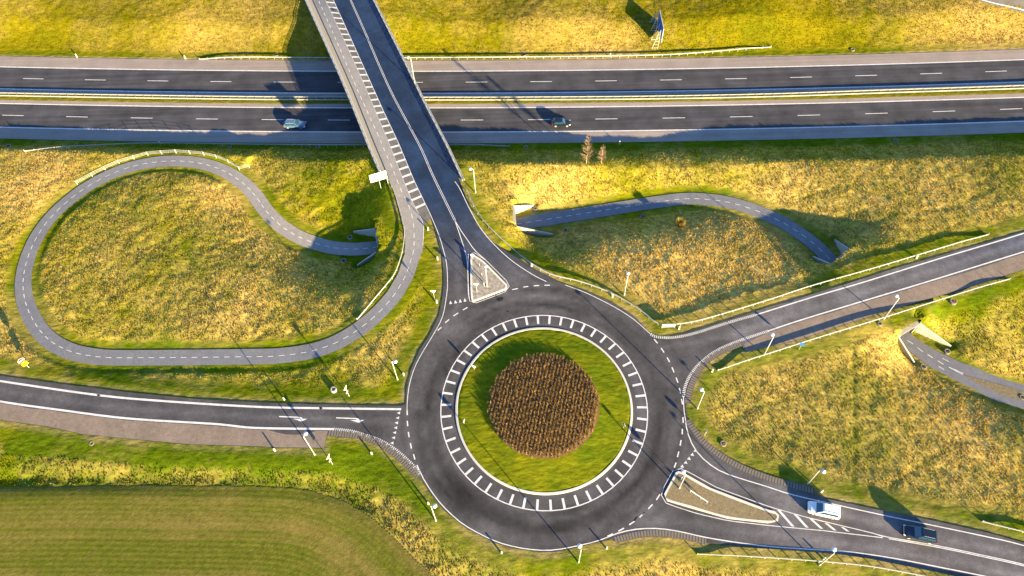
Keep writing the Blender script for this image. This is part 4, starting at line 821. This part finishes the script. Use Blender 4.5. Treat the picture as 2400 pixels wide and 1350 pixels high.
board((869, 428.5), (908, 417), Tsm, 2.6, 4.9, 'big blank white sign board on two posts at the bridge end', extra=seams, legs=(.5, .97))
board((1551, 766.5), (1581.6, 765.5), Tsm, .5, 1.45, 'low white board in the bend of the long guard rail', legs=(.03, .97))
board((1617.5, 1150), (1659, 1178), Rz, .9, 1.3, 'narrow white direction board seen edge on in the long gravel island', legs=(.03, .62, .97))
board((1121.5, 619), (1134, 668), Rz, .9, 1.5, 'narrow grey board seen edge on in the pebbles of the triangular island', M_CONC, legs=(.05, .5, .95))

# ------------------------------------------------------------------ billboard on scaffolding
g0 = hit([(1549, 112)], Tsm)[0]; g1 = hit([(1541, 70)], Tsm)[0]
nb = U([(1549.5, 99.5)], g0[2]+1.9)[0]; fb = U([(1540.5, 56)], g0[2]+1.9)[0]; bb = thing('billboard', (nb[0], nb[1], g0[2]), 'blue billboard on white scaffolding seen edge on upon the far bank', 'billboard')
b0 = np.array(bb.location); far = fb-b0; near = nb-b0; far[2] = near[2] = 1.9; PH = 4.1; up3 = np.array([0, 0, PH]); dirn = (far-near)/np.linalg.norm(far-near); nrm = np.array([-dirn[1], dirn[0], 0]); nrm = nrm if nrm[0] < 0 else -nrm
MB().prism([near, far, far+up3, near+up3], nrm, .12).build('panel', M_BILL, bb)
fr = MB()
for a, c in ((near, far), (near+up3, far+up3), (near, near+up3), (far, far+up3)): fr.tube(a-nrm*.08, c-nrm*.08, .06, n=4)
fr.build('frame', M_SIGNW, bb)
Lp = np.linalg.norm(far-near)
for k, f in enumerate((.0, .33, .66, 1.0)):
    m = MB(); a = near+dirn*Lp*f+nrm*.55; gz = float(Tsm(np.array([b0[0]+a[0]]), np.array([b0[1]+a[1]]))[0])-b0[2]; o = a+nrm*1.5; gz2 = float(Tsm(np.array([b0[0]+o[0]]), np.array([b0[1]+o[1]]))[0])-b0[2]
    p0 = np.array([a[0], a[1], gz-.3]); p1 = np.array([a[0], a[1], 1.9+PH-.3]); q0 = np.array([o[0], o[1], gz2-.3]); q1 = np.array([a[0], a[1], 1.9+PH*.8])+nrm*.3
    m.tube(p0, p1, .04, n=5); m.tube(q0, q1, .04, n=5)
    for s in (.12, .3, .48, .66, .84): m.tube(p0+(p1-p0)*s*.92, q0+(q1-q0)*s, .03, n=4)
    m.build('support_frame', M_SIGNW, bb)

# ------------------------------------------------------------------ cars
def loft(stn, top_r=.12):
    """stations: x, z0, z1, half width bottom, half width top -> closed rounded body"""
    V = []; m = 10
    for x, z0, z1, wb, wt in stn:
        h = z1-z0
        ring = [(-wb*.92, z0), (-wb, z0+.12*h), (-(wb*.45+wt*.55), z0+.62*h), (-wt*.97, z0+.9*h), (-wt*.82, z1)]; ring = ring+[(-a, b) for a, b in ring[::-1]]
        V += [(x, a, b) for a, b in ring]
    n = len(stn); Fs = [(m*i+a, m*i+(a+1) % m, m*i+m+(a+1) % m, m*i+m+a) for i in range(n-1) for a in range(m)]
    return V, Fs+[tuple(range(m-1, -1, -1)), tuple(range(m*n-m, m*n))]
def car(p, to, label, paint, glass, Lc, Wc, Hc, kind, lights=None, name='car'):
    w = hit([p], zero if p[1] < 400 else Rz)[0]; w2 = hit([to], zero if p[1] < 400 else Rz)[0]; t = thing(name, w+[0, 0, .012], label, 'car', None, math.atan2(w2[1]-w[1], w2[0]-w[0]))
    l, hw = Lc/2, Wc/2; belt = Hc*.60; zb = .24; hood = Hc*(.56 if kind != 'van' else .62)
    nose = hood-.16
    if kind == 'van': st = [(-l, zb+.12, belt-.03, hw*.86, hw*.84), (-l+.12, zb, belt+.02, hw*.97, hw*.95), (-l*.4, zb, belt+.02, hw, hw*.97), (l*.30, zb, belt+.01, hw, hw*.96), (l*.52, zb, hood, hw, hw*.93), (l*.82, zb, hood-.09, hw*.97, hw*.88), (l-.1, zb+.04, nose-.08, hw*.88, hw*.76), (l, zb+.1, nose-.25, hw*.72, hw*.62)]
    else: st = [(-l, zb+.14, belt-.12, hw*.84, hw*.80), (-l+.16, zb+.02, belt-.01, hw*.95, hw*.92), (-l*.45, zb, belt+.02, hw, hw*.95), (l*.28, zb, belt, hw, hw*.95), (l*.42, zb, hood+.03, hw, hw*.92), (l*.78, zb, hood-.07, hw*.97, hw*.86), (l-.12, zb+.04, nose-.03, hw*.86, hw*.72), (l, zb+.1, nose-.2, hw*.70, hw*.58)]
    me = mesh('body', *loft(st)); link('body', me, paint, t, smooth_=False)
    if kind == 'van': rb = (-l+.14, -l+.28, l*.26, l*.52); rt = (-l+.20, -l+.24, l*.12, l*.16)
    elif kind == 'wagon': rb = (-l+.12, 0, 0, l*.42); rt = (-l+.55, 0, 0, l*.10)
    elif kind == 'hatch': rb = (-l+.14, 0, 0, l*.44); rt = (-l+.62, 0, 0, l*.12)
    else: rb = (-l+.10, 0, 0, l*.38); rt = (-l+.42, 0, 0, l*.08)
    b0_, b1_, t0_, t1_ = rb[0], rb[3], rt[0], rt[3]; wb, wt = hw*.93, hw*.74; z0, z1 = belt-.02, Hc
    V = [(b0_, -wb, z0), (b1_, -wb, z0), (b1_, wb, z0), (b0_, wb, z0), (t0_, -wt, z1-.06), (t1_, -wt, z1-.07), (t1_, wt, z1-.07), (t0_, wt, z1-.06), (t0_+.12, -wt*.86, z1), (t1_-.22, -wt*.86, z1), (t1_-.22, wt*.86, z1), (t0_+.12, wt*.86, z1)]
    Fq = [(0, 1, 5, 4), (1, 2, 6, 5), (2, 3, 7, 6), (3, 0, 4, 7), (4, 5, 9, 8), (5, 6, 10, 9), (6, 7, 11, 10), (7, 4, 8, 11), (8, 9, 10, 11)]
    MB().add(V, Fq).build('cabin', paint, t)
    V = [np.array(v) for v in V]
    def pane(nm, q, fx_, fy_, split=1):
        a, b, c, d = (V[i] for i in q); n = np.cross(b-a, d-a); n = n/np.linalg.norm(n)*.014; m = MB()
        for k in range(split):
            u0, u1 = fx_[0]+(fx_[1]-fx_[0])*k/split+.012*(k > 0), fx_[0]+(fx_[1]-fx_[0])*(k+1)/split-.012*(k < split-1)
            P = lambda u, v: (a*(1-u)+b*u)*(1-v)+(d*(1-u)+c*u)*v
            m.prism([P(u0, fy_[0])+n, P(u1, fy_[0])+n, P(u1, fy_[1])+n, P(u0, fy_[1])+n], n, .016)
        m.build(nm, glass, t)
    pane('windscreen', (1, 2, 6, 5), (.06, .94), (.05, .97)); pane('rear_window', (3, 0, 4, 7), (.1, .9), (.15, .92)); pane('side_window', (0, 1, 5, 4), (.07, .93), (.14, .9), 2); pane('side_window', (2, 3, 7, 6), (.07, .93), (.14, .9), 2)
    hlm, tlm, dk_ = car.m
    for s in (-1, 1):
        MB().box((l-.20, s*hw*.68, nose-.14), (.30, .30, .13), -s*.35).build('headlight', lights or hlm, t); MB().box((-l+.10, s*hw*.80, belt-.20), (.16, .22, .26)).build('taillight', tlm, t)
        MB().box((b1_-.32, s*(hw+.09), belt+.05), (.12, .2, .14)).build('mirror', paint, t)
        for x in (-l*.60, l*.62):
            wl_ = MB().tube((x, s*(hw-.20), .33), (x, s*(hw+.01), .33), .335, n=18).build('wheel', dk_, t); MB().tube((x, s*(hw+.005), .33), (x, s*(hw+.022), .33), .22, n=12).build('rim', M_STEEL, wl_)
        if kind in ('wagon', 'suv', 'van'): MB().tube((t0_+.3, s*wt*.84, z1+.045), (t1_-.4, s*wt*.84, z1+.045), .025, n=5).build('roof_bar', M_STEEL if kind != 'van' else paint, t)
    MB().box((l-.02, 0, zb+.22), (.10, hw*1.1, .16)).build('grille', dk_, t); MB().box((-l+.02, 0, zb+.24), (.10, hw*1.3, .18)).build('rear_bumper', paint, t)
    MB().box((0, 0, .22), (Lc*.86, Wc*.9, .12)).build('underbody', dk_, t)
    return t
car.m = (mat('headlight_glass', (.8, .82, .85), .1, 0, .8), mat('taillight_red', (.35, .01, .015), .2, 0, .6), mat('tyre_black', (.018, .018, .018), .8))
def paint(n, c, r=.22, metal=.0): 
    m = mat(n, c, r, metal, .6); m.node_tree.nodes['Principled BSDF'].inputs['Coat Weight'].default_value = .6; return m
GL = mat('car_glass', (.015, .05, .09), .06, 0, .9); GL2 = mat('car_glass_blue', (.012, .05, .09), .06, 0, .9)
car((692.5, 295), (760, 296), 'blue estate car with silver roof bars on the near motorway lanes left of the bridge', paint('paint_blue', (.10, .19, .32), .22, .35), GL, 4.9, 1.86, 1.48, 'wagon')
car((1315, 291.5), (1380, 290.5), 'black hatchback driving on the near motorway lanes right of the bridge', paint('paint_black', (.008, .012, .025)), GL, 4.15, 1.78, 1.5, 'hatch')
car((1927.5, 1198), (1862, 1183), 'white van like car beside the striped end of the long gravel island', paint('paint_white', (.74, .76, .80), .3), GL2, 4.75, 1.92, 1.78, 'van')
car((2152, 1254), (2087, 1238.5), 'dark blue off road car driving at the right behind the white one', paint('paint_navy', (.008, .014, .035)), GL2, 4.85, 1.94, 1.82, 'suv')

# ------------------------------------------------------------------ bare trees
def bare_tree(base_px, top_px, label, seed, col=(.44, .34, .23)):
    rnd = random.Random(seed); w = hit([base_px], Tsm)[0]; hs_ = np.linspace(2, 10, 200); h = float(hs_[int(np.argmin([np.linalg.norm(proj(w+[0, 0, q])-np.array(top_px)) for q in hs_]))])
    t = thing('bare_tree', w, label, 'tree', 'slender bare trees on the cutting edge'); MB().tube((0, 0, -.3), (.06, 0, h*.55), .07, .045, 7).tube((.06, 0, h*.55), (0, .04, h), .045, .012, 6).build('trunk', M_BARK, t)
    V = []; Fs = []; T = []
    def twig(a, b, r):
        d = (b-a); u = d.orthogonal().normalized()*r; v = d.cross(u).normalized()*r; n = len(V)
        V.extend([a+u, a-u*.5+v*.87, a-u*.5-v*.87, b]); Fs.extend([(n, n+1, n+3), (n+1, n+2, n+3), (n+2, n, n+3)]); c = rnd.uniform(.7, 1.35); T.extend([[k*c for k in col]]*4)
    for i in range(130):
        z = h*rnd.uniform(.10, .97); az = rnd.uniform(0, 6.28); ln = (1-z/h)*.30*h*rnd.uniform(.6, 1.1)+.35; a = Vector((0, 0, z)); e = a+Vector((math.cos(az)*ln*.62, math.sin(az)*ln*.62, ln*.75)); twig(a, e, .028)
        for j in range(9):
            f = rnd.uniform(.25, 1); s = a.lerp(e, f); az2 = az+rnd.uniform(-1.2, 1.2); l2 = rnd.uniform(.2, .6); twig(s, s+Vector((math.cos(az2)*l2*.6, math.sin(az2)*l2*.6, l2*.7)), .02)
    link('crown', mesh('crown', [tuple(v) for v in V], Fs, np.array(T)), M_TWIG, t)
bare_tree((1373.8, 383), (1379, 320), 'taller of the two bare brown trees beside the motorway', 1); bare_tree((1409, 384), (1414, 344), 'shorter of the two bare brown trees beside the motorway', 2)
# lone pale bush
def tuft_mesh(cx, cy, cz, n, rr_, hh, col, rnd):
    V = []; Fs = []; T = []
    for i in range(n):
        a = rnd.uniform(0, 6.28); q = rr_*math.sqrt(rnd.random())*.4; x, y = cx+q*math.cos(a), cy+q*math.sin(a); lean = rnd.uniform(.3, 1); h = hh*rnd.uniform(.6, 1.1); tx, ty = x+math.cos(a)*rr_*lean, y+math.sin(a)*rr_*lean; k = len(V); wd = .05
        V += [(x-wd*math.sin(a), y+wd*math.cos(a), cz-.1), (x+wd*math.sin(a), y-wd*math.cos(a), cz-.1), (tx, ty, cz+h)]; Fs.append((k, k+1, k+2)); c = rnd.uniform(.75, 1.3); T += [[z*c for z in col]]*3
    return mesh('bush', V, Fs, np.array(T))
w = hit([(1594, 527)], Tsm)[0]; link('bush', tuft_mesh(*w, 420, .9, 1.5, (.40, .30, .07), random.Random(4)), M_BLADE, label='lone pale yellow bush on the shaded bank below the right hand path', cat='bush')

# ------------------------------------------------------------------ planting on the roundabout (rows of bare shrubs)
def planting():
    V = []; Fs = []; T = []; rnd = random.Random(5); ang = rad(-14)   # rows run slightly down to the right
    du = np.array([-math.sin(ang), math.cos(ang)]); dv = np.array([math.cos(ang), math.sin(ang)]); rows = np.arange(-R_PLANT, R_PLANT, .58)
    for v in rows:
        for u in np.arange(-R_PLANT, R_PLANT, .27):
            p = np.array([CX, CY])+dv*(v+rnd.gauss(0, .05))+du*(u+rnd.uniform(-.12, .12))
            if np.hypot(*(p-[CX, CY])) > R_PLANT*(.985+.03*rnd.random()): continue
            zg = float(Tsm(p[:1], p[1:])[0]); hh = rnd.uniform(.6, .98); cc = rnd.uniform(.9, 1.45); warm = rnd.random(); col = np.array((.25, .165, .072))*cc*(1-warm*.3)+np.array((.28, .19, .07))*warm*.3
            for j in range(14):
                a = rnd.uniform(0, 6.28); s = rnd.uniform(.10, .34); x0, y0 = p[0]+rnd.uniform(-.08, .08), p[1]+rnd.uniform(-.1, .1); z0 = zg+hh*rnd.uniform(.1, .7); k = len(V); wd = rnd.uniform(.03, .06)
                V += [(x0-wd*math.sin(a), y0+wd*math.cos(a), z0), (x0+wd*math.sin(a), y0-wd*math.cos(a), z0), (x0+math.cos(a)*s, y0+math.sin(a)*s, min(z0+hh*.45, zg+hh))]; Fs.append((k, k+1, k+2)); c = rnd.uniform(.7, 1.3); T += [col*c]*3
    return mesh('shrub_planting', V, np.array(Fs), np.array(T))
link('shrub_planting', planting(), M_TWIG, kind='stuff', label='round bed of brown bare shrubs in rows on the roundabout', cat='shrubs')
soil = circ(R_PLANT*1.0, 80); sheet('soil_bed', soil, Tsm, .10, mat('soil', (.13, .085, .042), .95, var=.3, scale=2), step=1.2)

# ------------------------------------------------------------------ grass blades (ground cover)
def grass():
    x0, x1, y0, y1 = cw[:, 0].min()-4, cw[:, 0].max()+4, cw[:, 1].min()-3, cw[:, 1].max()+5
    fRB, fRN, fdP, fdM, fis = bil(RB), bil(RN), bil(dP), bil(dM), bil(isl*1.0)
    N = 760000; x = RNG.uniform(x0, x1, N); y = RNG.uniform(y0, y1, N)
    P = np.stack([x, y], 1); v = np.c_[x, y, np.full(N, 3.5)]-np.array([0, 0, H]); dd = v@FW; sx = 1200+F*(v@RT)/dd; sy = PY-F*(v@UP)/dd
    k = (sx > -60) & (sx < 2460) & (sy > -60) & (sy < 1420); x, y = x[k], y[k]
    mown = fMOWN(x, y); rb, rn, dp, dm = fRB(x, y), fRN(x, y), fdP(x, y), fdM(x, y); isl_ = fis(x, y)
    dfld = inside(x, y, FW2)
    ok = (rb > .25) & (rn > .25) & (dp > .55) & (dm > .35) & ~dfld & (isl_ < .01)
    clump = vn(x, y, 1.6, 2)*.6+vn(x, y, .8, 5)*.6; ok &= RNG.random(len(x)) < np.where(mown > .5, .5, .12+.95*np.clip(clump-.2, 0, 1))
    x, y, mown = x[ok], y[ok], mown[ok]; n = len(x); z = Tz(x, y); s = fS_(x, y)+RNG.normal(0, .15, n); g = fG_(x, y)+RNG.normal(0, .14, n)
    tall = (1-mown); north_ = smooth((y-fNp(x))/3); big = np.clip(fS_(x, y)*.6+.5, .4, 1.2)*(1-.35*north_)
    bank = np.exp(-(bil(dD)(x, y)/5)**2)
    h = (.06+.20*tall*big*RNG.uniform(.55, 1.25, n)+.04*bank*tall); wd = .035+.075*tall+.03*bank
    col = grass_col(s, g, 0*s)*(RNG.uniform(.9, 1.2, n)*(1+(.45-.15*mown)*(1-north_)-.08*north_))[:, None]  # blade colour lifted on flats against self-shadowing, lowered on the sunlit north slope
    V = np.zeros((n, 2, 3, 3)); th0 = rad(42)
    for j in range(2):
        a = th0+RNG.normal(0, .9, n); ln = h*(.55+.5*RNG.random(n)); px_, py_ = -np.sin(a+RNG.normal(0, .5, n)), np.cos(a); ox, oy = RNG.normal(0, .09, n), RNG.normal(0, .09, n)
        V[:, j, 0] = np.stack([x+ox-px_*wd, y+oy-py_*wd, z-.05], 1); V[:, j, 1] = np.stack([x+ox+px_*wd, y+oy+py_*wd, z-.05], 1)
        V[:, j, 2] = np.stack([x+ox+np.cos(a)*ln, y+oy+np.sin(a)*ln, z+h*RNG.uniform(.7, 1.1, n)], 1)
    T = np.repeat(col, 6, axis=0)
    return mesh('grass', V.reshape(-1, 3), np.arange(n*6).reshape(-1, 3), T)
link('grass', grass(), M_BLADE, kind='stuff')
